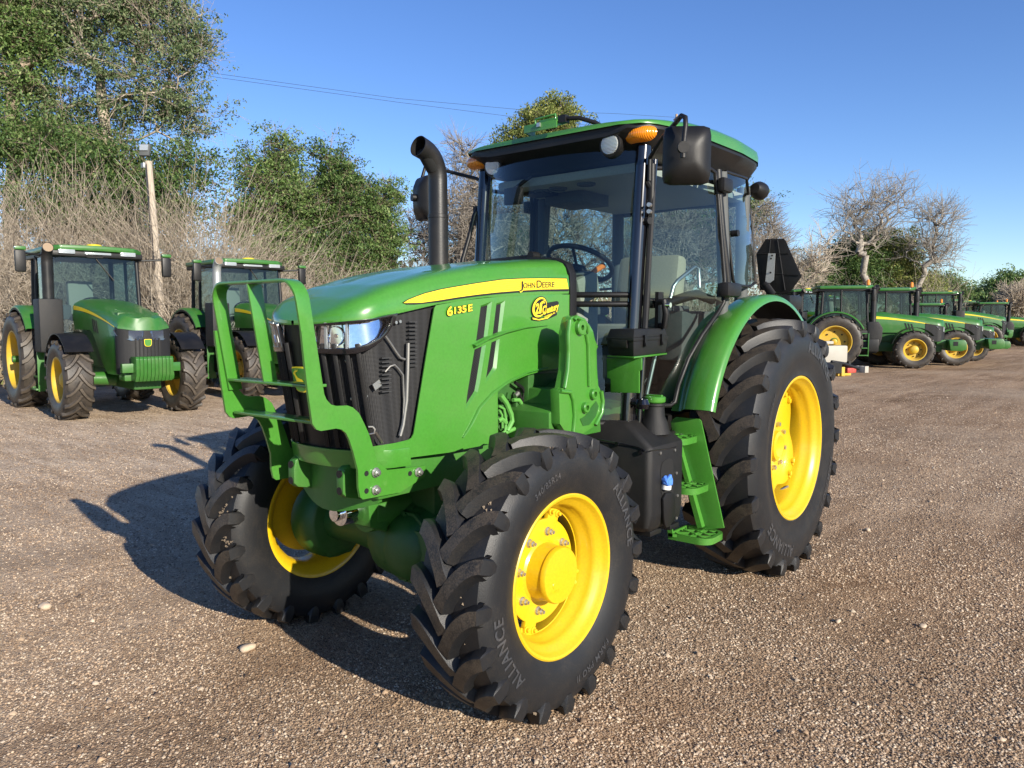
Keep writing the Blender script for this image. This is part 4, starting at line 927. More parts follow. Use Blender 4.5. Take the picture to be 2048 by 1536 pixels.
# mirrors
def mirror(c, n, wd, ht, nm='mirror'):
    c = Vector(c); n = Vector(n).normalized(); r = Vector((0, 0, 1)).cross(n).normalized(); u = n.cross(r); mb = MB(); rings = []
    for k, (s, d) in enumerate(((1.0, -.022), (1.0, 0), (.97, .012), (.60, .045), (.30, .055))):
        ring = []
        for a in np.linspace(0, 2 * pi, 33)[:-1]:
            ca, sa = cos(a), sin(a); e = 9 if k < 3 else 7; m_ = (abs(ca) ** e + abs(sa) ** e) ** (-1 / e); ring.append(c + r * (ca * m_ * wd / 2 * s) + u * (sa * m_ * ht / 2 * s) + n * d)
        rings.append(ring)
    mb.add([p for r_ in rings for p in r_], [(i * 32 + j, i * 32 + (j + 1) % 32, (i + 1) * 32 + (j + 1) % 32, (i + 1) * 32 + j) for i in range(4) for j in range(32)] + [tuple(range(32))[::-1], tuple(range(128, 160))])
    o = mb.obj(nm, M['black'], T, smooth=50); return o, c, n, r, u
mc = PY(1374, 311, .985); mo, c, n, r, u = mirror(mc, (.80, .60, -.05), .222, .268)
mb = MB(); k = Vector(PY(1361, 300, .985)) + n * .055; mb.tube([k, k + n * .03], .026, 16); mb.tube([k + n * .015 - u * .01, k + n * .015 - u * .045], .013, 10); mb.obj('mirror_clamp', M['black'], mo)
ap = [(XA(2.3) + .02, .615, 2.33), (XA(2.4) + .03, .620, 2.45), tuple(Vector(PY(1325, 275, .78))), tuple(Vector(PY(1352, 245, .92))), tuple(Vector(PY(1359, 236, .965)) + n * .05), tuple(Vector(PY(1366, 240, .985)) + n * .06), tuple(Vector(PY(1366, 255, .985)) + n * .068), tuple(k + n * .015)]
mb = MB(); mb.tube(ap, .0115, 10); mb.obj('mirror_arm', M['black'], mo, smooth=60)
mb = MB(); mb.tube([(XA(2.36) - .0, .615, 2.20), (XA(2.36), .617, 2.42)], .022, 12); mb.tube([(XA(2.2) + .01, .60, 2.12), (XA(2.2) + .02, .63, 2.12)], .02, 8); mb.obj('mirror_bracket', M['black'], mo)
mb = MB()
for zz in (2.20, 2.165): mb.mark().tube([(XA(2.2) + .025, .632, zz), (XA(2.2) + .05, .637, zz)], .012, 8)
mb.obj('bracket_bolt', M['steel'], mo)
mc2 = PY(846, 397, -1.0); mo2, c, n, r, u = mirror(mc2, (.94, -.34, 0), .20, .28)
mb = MB(); mb.tube([(XA(2.25), -.60, 2.27), tuple(PY(965, 365, -.62)), tuple(PY(953, 357, -.68)), tuple(PY(920, 349, -.82)), tuple(PY(890, 341, -.93)), tuple(PY(862, 333, -1.0)), tuple(PY(850, 335, -1.02)), tuple(PY(843, 360, -1.02)), tuple(PY(838, 385, -1.0)), tuple(c + n * .06)], .0115, 10); mb.tube([c + n * .05, c + n * .08], .024, 12); mb.cbox((XA(2.2), -.605, 2.25), (.05, .05, .12)); mb.obj('mirror_arm', M['black'], mo2, smooth=60)
mb = MB(); mb.tube([PY(u, v, -.60) for u, v in ((968, 408), (955, 418), (948, 432), (938, 475), (925, 520), (922, 545))], .014, 10); mb.obj('grab_rail', M['black'], T, smooth=60)
# exhaust
mb = MB(); ex, ey = 1.655, -.51
mb.tube([(ex, ey, 1.30), (ex, ey, 2.18), (ex, ey, 2.182), (ex, ey, 2.20), (ex, ey, 2.202), (ex, ey, 2.40)], [.058, .058, .061, .061, .056, .055], 28, caps=False)
bend = [(ex + .15 * (1 - cos(a)) * 1.0, ey, 2.40 + .16 * sin(a)) for a in np.linspace(0, 1.30, 9)]
mb.tube(bend + [(bend[-1][0] + .045, ey, bend[-1][2] + .012)], [.055, .055, .055, .056, .057, .058, .058, .059, .059, .060], 28, caps=False)
EX = mb.obj('exhaust_stack', M['exhaust'], T, smooth=40, solid=.004)
mb = MB(); mb.tube([(ex + .03, ey, 2.46), (bend[-1][0], ey, bend[-1][2] - .003)], .046, 16); mb.obj('pipe_bore', M['soot_and_hole_shade'], EX)
# fenders
for sd in (1, -1):
    mb = MB(); sec = [(.575, .885), (.62, .888), (.645, .90), (.672, .945), (.70, .962), (.80, .972), (.845, .968), (.866, .952), (.868, .928)]
    ang = list(np.linspace(radians(18.5), radians(158), 40))
    mb.add([(r * cos(a) + .0, y * sd, .7875 + r * sin(a)) for a in ang for y, r in sec], [(i * 9 + j, i * 9 + j + 1, (i + 1) * 9 + j + 1, (i + 1) * 9 + j) for i in range(39) for j in range(8)])
    o = mb.obj('fender', M['green'], T, smooth=50, solid=.006)
    mb = MB(); mb.add([((r - .014) * cos(a), y * sd, .7875 + (r - .014) * sin(a)) for a in ang for y, r in sec[1:8]], [(i * 7 + j, i * 7 + j + 1, (i + 1) * 7 + j + 1, (i + 1) * 7 + j) for i in range(39) for j in range(6)]); mb.obj('fender_liner', M['black_rough'], o, smooth=50)
# slow moving vehicle emblem seen from behind
xq = -.72
pl = [PX(u, v, xq) for u, v in ((1512, 508), (1531, 478), (1567, 477), (1571, 481), (1603, 553), (1582, 582), (1572, 586), (1520, 580))]
mb = MB(); mb.prism(pl, (-.006, 0, 0)); EMB = mb.obj('rear_warning_sign', M['black'], T, bevel=.003)
mb = MB(); 
for a, b in (((1513, 508), (1577, 507)), ((1524, 545), (1598, 551)), ((1541, 480), (1533, 575)), ((1555, 479), (1570, 580))): mb.mark().tube([PX(*a, xq + .003), PX(*b, xq + .003)], .004, 6)
mb.obj('sign_rib', M['black'], EMB)
mb = MB(); mb.prism([PX(u, v, xq + .012) for u, v in ((1537, 507), (1551, 507), (1548, 560), (1540, 566), (1531, 564))], (.005, 0, 0)); mb.obj('sign_bracket', M['galv'], EMB)
mb = MB(); 
for q in ((1544, 511), (1542, 517), (1541, 545), (1534, 571)): mb.mark().tube([PX(*q, xq + .016), PX(*q, xq + .022)], .007, 8)
mb.mark().tube([PX(1528, 566, xq + .01), PX(1545, 590, xq + .01)], .03, 8, flat=.4); mb.obj('sign_bolt', M['black'], EMB)
mb = MB(); mb.cbox((-.62, .60, 1.72), (.25, .35, .10)); mb.obj('fender_console', M['black'], T, bevel=.02)
# wiper
mb = MB(); wp = [(WS(y, 1.925, .02), y, 1.925) for y in (-.50, -.40, -.2, .0)]; mb.tube([(WS(-.52, 1.95, .02), -.52, 1.95), (WS(-.3, 1.945, .025), -.3, 1.945), (WS(.03, 1.95, .03), .03, 1.95)], .008, 6); mb.tube([(WS(.05, 1.95, -.01), .05, 1.95), (WS(.05, 1.95, .06), .05, 1.95)], .022, 12); mb.tube([(WS(-.52, 1.93, .012), -.52, 1.93), (WS(-.05, 1.935, .012), -.05, 1.935)], .006, 6); mb.obj('wiper', M['black'], T)
# interior
sc_ = PY(1285, 560, 0.0)
mb = MB(); sx = .13; mb.cbox((sx + .22, 0, 1.50), (.50, .50, .14)); mb.mark().cbox((sx - .04, 0, 1.78), (.14, .48, .52), Matrix.Rotation(-.18, 3, 'Y')); SEAT = mb.obj('seat', M['fabric'], T, bevel=.05)
mb = MB(); mb.cbox((sx + .22, 0, 1.30), (.38, .38, .26)); mb.mark().cbox((sx + .2, .31, 1.66), (.34, .07, .06)); mb.mark().cbox((sx + .2, -.31, 1.66), (.34, .07, .06)); mb.obj('seat_base', M['cabgrey'], T, bevel=.02)
swc = PY(1160, 527, 0.02); mb = MB(); tl = Matrix.Rotation(radians(-28), 3, 'Y')
mb.tube([Vector(swc) + tl @ Vector((.20 * cos(a), .20 * sin(a), 0)) for a in np.linspace(0, 2 * pi, 33)], .015, 10, caps=False)
for a in (.3, pi - .3, 3 * pi / 2): mb.tube([Vector(swc) + tl @ Vector((.19 * cos(a), .19 * sin(a), 0)), Vector(swc) + tl @ Vector((0, 0, -.05))], .010, 8)
mb.tube([Vector(swc) + tl @ Vector((0, 0, -.03)), Vector(swc) + tl @ Vector((0, 0, -.07))], .05, 14); mb.obj('steering_wheel', M['black'], T, smooth=60)
mb = MB(); mb.tube([Vector(swc) + tl @ Vector((0, 0, -.06)), Vector(swc) + tl @ Vector((.03, 0, -.30)), (swc[0] + .15, .02, 1.35)], [.035, .06, .10], 12); mb.obj('steering_column', M['cabgrey'], T)
mb = MB(); mb.box((swc[0] + .12, -.24, 1.05), (swc[0] + .34, .24, 1.70)); mb.cbox((swc[0] + .16, 0, 1.78), (.22, .40, .16), Matrix.Rotation(.3, 3, 'Y')); mb.obj('dash_console', M['cabbeige'], T, bevel=.03)
a_, b_ = PY(1184, 546, .18), PY(1206, 531, .18); mb = MB(); mb.tube([a_, a_ * .4 + b_ * .6, b_], [.014, .018, .019], 12); mb.obj('shift_lever', M['orange'], T)
mb = MB(); mb.tube([PY(1140, 550, .18), PY(1184, 546, .18)], .008, 8); mb.mark().cbox((.35, .46, 1.50), (.6, .16, .30)); mb.mark().cbox((.35, -.46, 1.50), (.6, .16, .34)); mb.mark().cbox((.70, -.47, 1.95), (.05, .06, .9)); mb.obj('side_console', M['cabgrey'], T, bevel=.015)
c = PY(1037, 385, -.25); mb = MB(); mb.cbox((1.22, -.30, 2.34), (.03, .13, .10)); mb.tube([(1.22, -.30, 2.38), (1.15, -.22, 2.46)], .012, 8); mb.obj('inside_mirror', M['black'], T, bevel=.02)

# ------------------------------------------------------------------ toolbox on the shelf
mb = MB(); ctr = (A_ + C_) / 2; L_ = np.linalg.norm(C_ - B_); Wd = np.linalg.norm(A_ - B_); exv = (B_ - C_) / L_; eyv = (B_ - A_) / Wd
TB = empty('toolbox', (0, 0, 0)); tag(TB, 'black plastic carry case standing on the green shelf beside the cab pillar', 'toolbox')
tz = sz + .010
def tb_box(name, z0, z1, k0, k1, mat, bev):
    mb = MB(); q = []
    for z, k in ((z0, k0), (z1, k1)):
        for a, b in ((-1, -1), (1, -1), (1, 1), (-1, 1)): q.append(ctr + exv * (a * L_ / 2 * 1.03 * k) + eyv * (b * Wd / 2 * 1.0 * k) + np.array([0, 0, z - ctr[2]]))
    mb.add(q, [(0, 3, 2, 1), (4, 5, 6, 7), (0, 1, 5, 4), (1, 2, 6, 5), (2, 3, 7, 6), (3, 0, 4, 7)]); return mb.obj(name, mat, TB, bevel=bev)
tb_box('case_bottom', tz, tz + .075, .94, 1.0, M['black_rough'], .008); tb_box('case_rim', tz + .074, tz + .092, 1.02, 1.02, M['black_rough'], .003); tb_box('case_lid', tz + .091, tz + .135, 1.0, .90, M['black_rough'], .008)
for f in (-.22, .30):
    mb = MB(); b0 = ctr + exv * (-f * L_) + eyv * (Wd / 2 * 1.02) + np.array([0, 0, tz + .075 - ctr[2]]); R_ = Matrix((exv, eyv, (0, 0, 1))).transposed()
    mb.cbox(b0 + eyv * .006, (.035, .014, .06), R_); mb.cbox(b0 + eyv * .012 + np.array([0, 0, -.02]), (.03, .012, .018), R_); mb.obj('latch', M['black_rough'], TB, bevel=.003)
mb = MB(); b0 = ctr + exv * (L_ / 2 * 1.02) + np.array([0, 0, tz + .06 - ctr[2]]); mb.cbox(b0, (.03, .11, .04), R_); mb.obj('handle', M['black_rough'], TB, bevel=.004)

# ------------------------------------------------------------------ other tractors
def build_tractor(p, name):
    root = empty(name); WB, Rf, Rr, Wf, Wr, tf, tr = p['wb'], p['rf'], p['rr'], p['wf'], p['wr'], p['tf'], p['tr']
    G, Y, K = M['green_old'], M['yellow_old'], M['black']
    def part(mb, nm, mat, parent=root, **k): return mb.obj(nm, mat, parent, **k)
    def two(mb, nm, mat, parent=root, **k): return mb.obj(nm, mat, parent, mirror=True, mparent=parent, **k)
    # wheels
    for (x, R, Wd, rr, y) in ((WB, Rf, Wf, Rf * .56, tf / 2), (0, Rr, Wr, Rr * .60, tr / 2)):
        proto = None
        for sd in (1, -1):
            if proto is None:
                dm = MB(); ring_disc(dm, lambda a: rr * .93, -.06, -.03, 40, .06); o = dm.obj('wheel', Y, root)
                make_tyre(R, Wd, rr, Wd * .42, p['lugs'], Rf * .055, 44, lw=.020 + .012 * (R > .8), nsec=5).obj('tyre', [M['rubber_old'], M['rubber_old_top']], o, smooth=35)
                rm = MB(); hw = Wd * .42; rm.lathe([(hw, rr + .01), (hw, rr - .02), (hw - .05, rr - .05), (hw - .08, rr - .055), (hw - .12, rr - .08), (-.06, rr - .08), (-hw, rr)], 44); rm.obj('rim', Y, o, smooth=40)
                hb = MB(); hk = 1.0 if x > 0 else .45; hb.lathe([(-.03, 0), (-.03, rr * .42 * hk), (hw * .3 * hk, rr * .40 * hk), (hw * .55 * hk, rr * .36 * hk), (hw * .75 * hk, rr * .22 * hk), (hw * .78 * hk, 0)], 24); hb.obj('hub', Y, o)
                nb = MB()
                for k in range(8): a = 2 * pi * k / 8; nb.mark(); c = (rr * .62 * cos(a), -.035, rr * .62 * sin(a)); nb.tube([c, (c[0], .0, c[2])], rr * .055, 8)
                nb.obj('wheel_hole_shade', M['soot_and_hole_shade'], o); proto = o  # black studs stand in for shaded holes in the disc
            else: o = copy_tree(proto, root)
            o.location = (x, sd * y, R - .015); o.rotation_euler = (0, 0, 0 if sd > 0 else pi)
            if sd < 0:
                pass
    nx, hw0, hw1, zt0, zt1, zb = WB + p['nose'], p['hw0'], p['hw1'], p['zt0'], p['zt1'], p['zb']; x0 = p['hx0']
    def w_(x): k = (x - x0) / (nx - x0); return (hw0 + (hw1 - hw0) * k) * (1 - max(0, (x - (nx - .22)) / .22) ** 3 * .55) if x < nx else hw1 * .45
    def zt_(x): k = (x - x0) / (nx - x0); return zt0 + (zt1 - zt0) * (k ** 1.7)
    def zs_(x): return zt_(x) - .17 - .05 * ((x - x0) / (nx - x0))
    # hood: top and flanks down to a lower edge that rises in an arch behind the grille
    def zl_(x):
        k = (x - x0) / (nx - x0); return p['arch'] - (p['arch'] - zb) * sst(.35, .72, k)
    mb = MB(); rows = []
    for x in np.linspace(x0, nx, 18):
        w0, zt, zs = w_(x), zt_(x), zs_(x); half = [(w0 * .97, min(zl_(x), zs - .05)), (w0, (zs + min(zl_(x), zs - .05)) / 2), (w0, zs), (w0 * .93, zs + .07), (w0 * .70, zt - .03), (w0 * .35, zt - .006), (0, zt)]
        rows.append([(x, y, z) for y, z in half] + [(x, -y, z) for y, z in half[-2::-1]])
    W_ = 13; mb.add([q for r in rows for q in r], [(i * W_ + j, i * W_ + j + 1, (i + 1) * W_ + j + 1, (i + 1) * W_ + j) for i in range(17) for j in range(12)] + [tuple(range(17 * W_, 18 * W_))])
    part(mb, 'hood', G, smooth=45)
    # grille block
    gx = nx - p['grl']; mb = MB(); rows = []
    for x in list(np.linspace(gx, nx + .012, 8)):
        w0 = w_(min(x, nx)) + .012; zz = zs_(min(x, nx)) - .02
        zbot = zb + .02 + .10 * 0; sl = .10 * (nx - x < .02)
        rows.append([(x, w0, zbot), (x, w0, zz), (x, -w0, zz), (x, -w0, zbot)])
    mb.add([q for r in rows for q in r], [(i * 4 + j, i * 4 + j + 1, (i + 1) * 4 + j + 1, (i + 1) * 4 + j) for i in range(7) for j in range(3)] + [tuple(range(28, 32))]); GR = part(mb, 'grille', M['mesh_dark'], smooth=40)
    mb = MB()
    for k in range(7):
        y = -hw1 * .6 + hw1 * 1.2 * k / 6 * 1.0; mb.mark(); mb.box((nx - .02, y * .75 - .012, zb + .05), (nx + .03, y * .75 + .012, zs_(nx) - .16))
    part(mb, 'grille_slat', K, GR)
    # headlights wrap round the nose
    mb = MB(); zh = zs_(nx) - .03
    mb.prism([(nx + .03, hw1 * .16, zh), (nx + .01, hw1 * .62, zh + .01), (nx - .16, w_(nx - .16) + .03, zh + .02), (nx - .30, w_(nx - .30) + .028, zh + .03), (nx - .16, w_(nx - .16) + .03, zh - .08), (nx + .01, hw1 * .62, zh - .17), (nx + .03, hw1 * .20, zh - .16)], (-.02, -.02, 0))
    two(mb, 'headlight', M['lamp_blue'] if p['dome'] == 'gps' else M['lamp'], smooth=30, bevel=.006)
    mb = MB(); mb.grid(lambda a, b: (x0 + .05 + (nx - .35 - x0) * a, w_(x0 + (nx - x0) * a * .85) + .004, zs_(x0 + .05 + (nx - .35 - x0) * a) - .03 + (.075 * (1 - a) + .012) * (b - .3)), 10, 1); two(mb, 'hood_stripe', M['decal_yellow'], smooth=0, solid=.003)
    mb = MB()
    for k in range(3):
        xx = x0 + (nx - x0) * .44 + k * .10; mb.mark(); mb.prism([(xx, w_(xx) + .002, zs_(xx) - .12), (xx + .05, w_(xx) + .002, zs_(xx) - .12), (xx + .13, w_(xx + .1) + .002, zs_(xx) - .36), (xx + .08, w_(xx + .1) + .002, zs_(xx) - .36)], (0, .004, 0))
    two(mb, 'side_vent', M['mesh_vent'])
    emblem(root, lambda x, y, o: (nx + .034 + o, x, zs_(nx) - .24 + y), .13)
    # chassis, axles
    mb = MB(); mb.box((.3, -.24, .55), (nx - .05, .24, zb + .06)); mb.mark().box((x0, -hw0 * .72, .9), (nx - .4, hw0 * .72, zs_(x0 + .4) - .1)); mb.mark().box((-.5, -.32, .5), (.5, .32, 1.3)); part(mb, 'chassis', M['green_dark'], bevel=.03)
    mb = MB(); mb.tube([(WB, -tf / 2, Rf), (WB, -.25, Rf - .03), (WB, .25, Rf - .03), (WB, tf / 2, Rf)], [.10, .14, .14, .10], 12); mb.mark().tube([(0, -tr / 2 - (.25 if p['bar'] else 0), Rr), (0, tr / 2 + (.25 if p['bar'] else 0), Rr)], .07 if p['bar'] else .12, 12); part(mb, 'axle', G)
    mb = MB(); mb.box((nx - .25, -hw1 * .95, zb - .10), (nx + .06, hw1 * .95, zb + .07)); part(mb, 'front_bumper', G, bevel=.03)
    # weights
    if p['weights'] == 'ribbed':
        mb = MB()
        for k in range(10): y = -.29 + k * .064; mb.mark(); mb.prism([(nx + .06, y - .029, zb + .34), (nx + .34, y - .029, zb + .34), (nx + .37, y - .029, zb + .30), (nx + .35, y - .029, zb + .02), (nx + .28, y - .029, zb - .10), (nx + .06, y - .029, zb - .08)], (0, .058, 0))
        mb.mark().box((nx + .08, -.50, zb + .06), (nx + .20, .50, zb + .22)); part(mb, 'front_weight', G, bevel=.008)
    else:
        mb = MB(); mb.prism([(nx + .06, -.62, zb + .08), (nx + .55, -.62, zb + .08), (nx + .62, -.62, zb - .02), (nx + .62, -.62, zb - .24), (nx + .5, -.62, zb - .30), (nx + .12, -.62, zb - .30)], (0, 1.24, 0)); o = part(mb, 'front_weight', G, bevel=.03)
        mb = MB(); mb.box((nx + .2, -.63, zb - .12), (nx + .34, -.615, zb + .02)); mb.mark().box((nx + .55, -.1, zb + .07), (nx + .63, .1, zb + .12)); part(mb, 'weight_slot', K, o)
        mb = MB(); mb.box((nx - .05, -.2, zb - .22), (nx + .1, .2, zb + .04)); part(mb, 'weight_carrier', G, bevel=.01)
    # cab
    cx0, cx1, cw, zf, zr = p['cx0'], p['cx1'], p['cw'], p['zf'], p['zr']
    def post(x, y, x2=None, r=.045): return [(x if x2 is None else x2, y * 1.03, zf), ((x + (x if x2 is None else x2)) / 2, y * 1.02, (zf + zr) / 2), (x, y, zr)]
    mb = MB(); mb.tube(post(cx1 - .08, cw - .06, cx1), .045, 8); mb.mark().tube(post(cx0 + (cx1 - cx0) * .42, cw), .035, 8); mb.mark().tube(post(cx0 + .06, cw - .10, cx0), .05, 8); two(mb, 'cab_pillar', K, smooth=50)
    mb = MB(); mb.box((cx0, -cw, zf - .28), (cx1 + .02, cw, zf)); part(mb, 'cab_floor', K, bevel=.03)
    gl = M['glass_bg']
    mb = MB(); mb.grid(lambda a, b: (cx1 + .02 - .08 * b + .10 * (1 - (2 * a - 1) ** 2), (cw - .06) * (2 * a - 1), zf + (zr - zf) * b), 8, 2); part(mb, 'windscreen', gl, smooth=60)
    mb = MB(); mb.grid(lambda a, b: (cx0 + .03 + .03 * b, (cw - .1) * (2 * a - 1), zf + .3 + (zr - zf - .3) * b), 4, 2); part(mb, 'rear_glass', gl, smooth=60)
    xm = cx0 + (cx1 - cx0) * .42
    mb = MB(); mb.add([(xm + .03, cw + .012, zf - .0), (cx1 - .02, cw - .03, zf - .0), (cx1 - .09, cw - .05, zr), (xm + .03, cw - .0, zr)], [(0, 1, 2, 3)]); two(mb, 'door_glass', gl, smooth=0)
    mb = MB(); mb.add([(cx0 + .04, cw - .07, zf + .25), (xm - .03, cw + .01, zf + .25), (xm - .03, cw, zr), (cx0 + .08, cw - .09, zr)], [(0, 1, 2, 3)]); two(mb, 'side_glass', gl, smooth=0)
    # roof
    mb = MB(); rx0, rx1, rw = cx0 - .18, cx1 + .16, cw + .06
    mb.prism([(rx0, -rw + .2, zr + .06), (rx0 + .12, -rw, zr + .04), (rx1 - .25, -rw, zr + .04), (rx1, -rw + .22, zr + .07), (rx1 + .04, 0, zr + .08), (rx1, rw - .22, zr + .07), (rx1 - .25, rw, zr + .04), (rx0 + .12, rw, zr + .04), (rx0, rw - .2, zr + .06)], (0, 0, .11)); RF = part(mb, 'roof', G, bevel=.04)
    mb = MB(); mb.box((rx0 + .05, -rw + .05, zr - .04), (rx1 - .03, rw - .05, zr + .06)); part(mb, 'roof_frame', K, RF, bevel=.02)
    mb = MB()
    for y in (-rw * .62, rw * .62): mb.mark(); mb.cbox((rx1 - .02, y, zr + .045), (.07, .30, .09))
    if p['dome'] == 'gps': mb.mark(); mb.cbox((rx1 - .02, 0, zr + .03), (.06, .5, .05))
    part(mb, 'roof_light', M['lamp'], RF, bevel=.02)
    mb = MB()
    if p['dome'] == 'gps': mb.lathe([(0, .16), (.05, .16), (.08, .12), (.085, 0)], 18, org=(rx1 - .25, 0, zr + .15), axis='z'); part(mb, 'receiver_dome', M['decal_yellow'], RF)
    else: mb.lathe([(0, .045), (.02, .06), (.16, .055), (.19, .03), (.195, 0)], 14, org=(cx1 - .05, -cw - .02, zr + .16), axis='z'); part(mb, 'beacon', M['amber'], RF)
    # fenders
    mb = MB(); an = np.linspace(radians(25 if p['dome'] != 'gps' else 35), radians(155), 18); yi, yo = cw - .04, tr / 2 + Wr * .30
    sec = [(yi, Rr + .10), (yi + .08, Rr + .12), (yo - .03, Rr + .12), (yo, Rr + .09), (yo, Rr + .05)]
    mb.add([(r * cos(a), y, Rr + r * sin(a)) for a in an for y, r in sec], [(i * 5 + j, i * 5 + j + 1, (i + 1) * 5 + j + 1, (i + 1) * 5 + j) for i in range(17) for j in range(4)]); two(mb, 'fender', G, smooth=45, solid=.012)
    mb = MB(); mb.add([((r - .02) * cos(a), y, Rr + (r - .02) * sin(a)) for a in an for y, r in sec[1:]], [(i * 4 + j, i * 4 + j + 1, (i + 1) * 4 + j + 1, (i + 1) * 4 + j) for i in range(17) for j in range(3)]); two(mb, 'fender_liner', M['black_rough'], smooth=45)
    if p['ffend']:
        mb = MB(); an = np.linspace(radians(38), radians(165), 12); mb.add([(WB + (Rf + .09) * cos(a), y, Rf + (Rf + .09) * sin(a)) for a in an for y in (tf / 2 - Wf * .5, tf / 2, tf / 2 + Wf * .45)], [(i * 3 + j, i * 3 + j + 1, (i + 1) * 3 + j + 1, (i + 1) * 3 + j) for i in range(11) for j in range(2)]); two(mb, 'front_fender', K, smooth=45, solid=.015)
    # exhaust with air cleaner on the right front corner
    gps = p['dome'] == 'gps'; ex, ey = (cx1 + .22, -cw * 1.10) if gps else (cx1 + .18, -cw * .80); zt = zr + .10
    mb = MB(); mb.tube([(ex, ey, zf + .05), (ex, ey, zt - .30), (ex + .02, ey, zt - .14), (ex + .10, ey, zt - .03), (ex + .16, ey, zt - .01)], .100, 14, caps=False); o = part(mb, 'exhaust_stack', p['exh'], smooth=50, solid=.004)
    mb = MB(); mb.tube([(ex + .10, ey, zt - .03), (ex + .155, ey, zt - .011)], .090, 14); part(mb, 'pipe_bore', M['inner_tan'], o)
    mb = MB(); zlow = .75
    if p['dome'] == 'gps': mb.box((ex - .24, ey - .22, 1.18), (ex + .22, ey + .20, 2.22)); mb.box((ex - .18, ey + .10, 1.0), (ex + .16, ey + .45, 1.5))
    else: mb.prism([(ex - .20, ey - .18, zf + .30), (ex + .16, ey - .18, zf + .30), (ex + .30, ey - .18, zf + .08), (ex + .28, ey - .18, zf - .30), (ex + .12, ey - .18, zlow - .25), (ex - .16, ey - .18, zlow - .25)], (0, .38, 0))
    part(mb, 'air_cleaner', M['black_rough'], bevel=.04)
    # steps both sides, tank
    mb = MB(); mb.box((.75, cw - .20, .55), (1.45, cw + .12, zf - .30)); two(mb, 'tank', K, bevel=.05)
    mb = MB()
    for k in range(4): mb.mark(); z = .42 + k * .25; mb.box((cx1 - .48, cw + .05, z), (cx1 - .02, cw + .32 - .05 * k, z + .035))
    mb.mark().box((cx1 - .50, cw + .08, .40), (cx1 - .47, cw + .28, zf - .1)); mb.mark().box((cx1 - .03, cw + .08, .40), (cx1 + .0, cw + .28, zf - .1)); two(mb, 'step', G, bevel=.006)
    # mirrors on arms
    mb = MB(); yM = cw + p['mir']; mb.cbox((cx1 + .10, yM, zr - .18), (.10, .19, .42)); MR = two(mb, 'mirror', K, bevel=.04)
    mb = MB(); mb.cbox((cx1 + .10, yM, zr + .065), (.11, .19, .07)); two(mb, 'mirror_cap', G if p['dome'] == 'gps' else K, bevel=.02)
    mb = MB(); mb.tube([(cx1 - .02, cw - .04, zr - .06), (cx1 + .10, yM, zr - .02)], .022, 6); two(mb, 'mirror_arm', K)
    # inside
    mb = MB(); sx = cx0 + (cx1 - cx0) * .33; mb.cbox((sx + .2, 0, zf + .32), (.5, .5, .16)); mb.mark(); mb.cbox((sx - .08, 0, zf + .72), (.16, .5, .75), Matrix.Rotation(-.12, 3, 'Y')); part(mb, 'seat', M['cabbeige'], bevel=.05)
    mb = MB(); c = Vector((sx + .66, 0, zf + .62)); R_ = Matrix.Rotation(radians(-30), 3, 'Y'); mb.tube([c + R_ @ Vector((.2 * cos(a), .2 * sin(a), 0)) for a in np.linspace(0, 2 * pi, 17)], .018, 6, caps=False); mb.tube([c + R_ @ Vector((-.2, 0, 0)), c + R_ @ Vector((.2, 0, 0))], .015, 6); part(mb, 'steering_wheel', K)
    mb = MB(); mb.box((sx + .70, -.14, zf), (sx + .92, .14, zf + .55)); mb.mark().cbox((sx + .2, -.42, zf + .42), (.7, .16, .3)); mb.mark().cbox((sx + .2, .42, zf + .40), (.6, .16, .3)); part(mb, 'console', M['cabgrey'], bevel=.03)
    mb = MB(); mb.tube([(cx1 + .10 - .05, -.05, zr - .02), (cx1 + .08, .30, zr - .50)], .014, 6); mb.cbox((cx1 + .09, -.05, zr - .01), (.06, .3, .08)); part(mb, 'wiper', K)
    return root
ROWCROP = dict(wb=3.0, rf=.74, rr=1.0, wf=.48, wr=.56, tf=2.02, tr=2.10, nose=1.08, hw0=.50, hw1=.45, zt0=2.24, zt1=1.86, zb=.82, hx0=1.45, arch=1.62, grl=.24, cx0=-.35, cx1=1.32, cw=.86, zf=1.55, zr=3.12, lugs=18, weights='ribbed', dome='gps', ffend=True, exh=M['exhaust'], mir=.50, bar=True)
UTIL = dict(wb=2.55, rf=.66, rr=.92, wf=.42, wr=.50, tf=1.86, tr=1.90, nose=1.10, hw0=.42, hw1=.36, zt0=1.93, zt1=1.66, zb=.90, hx0=1.30, arch=1.22, grl=.64, cx0=-.45, cx1=1.10, cw=.80, zf=1.30, zr=2.70, lugs=17, weights='block', dome='beacon', ffend=True, exh=M['exhaust'], mir=.20, bar=False)
RC = build_tractor(ROWCROP, 'parked_tractor'); UT = build_tractor(UTIL, 'parked_tractor')
used = set()
def place(proto, p, contact, heading, scale, label, group, which='rf'):
    o = proto if proto.name not in used else copy_tree(proto); used.add(o.name if o is proto else '')
    h = np.array(heading, float); h /= np.linalg.norm(h); rgt = np.array([h[1], -h[0]])
    c = np.array(contact[:2]) - scale * (h * p['wb'] + rgt * p['tf'] / 2)     # rear axle centre from the right front contact
    o.location = (c[0], c[1], 0); o.rotation_euler = (0, 0, atan2(h[1], h[0])); o.scale = (scale,) * 3
    tag(o, label, 'tractor', group); return o
GA, GB = 'tractors parked in front of the brush', 'tractors parked in the long row'
hL = (.115, .993)
place(RC, ROWCROP, PZ(143, 838), hL, .885, 'green tractor with black exhaust and ribbed green front weight, leftmost in the photo', GA)
t2 = place(RC, ROWCROP, PZ(490, 800), hL, .885, 'green tractor with bare grey exhaust, parked between the light pole and the grille guard', GA)
for ch in t2.children:
    if ch.name.startswith('exhaust_stack'): ch.data = ch.data.copy(); ch.data.materials[0] = M['galv']
hR = (-.42, .91)
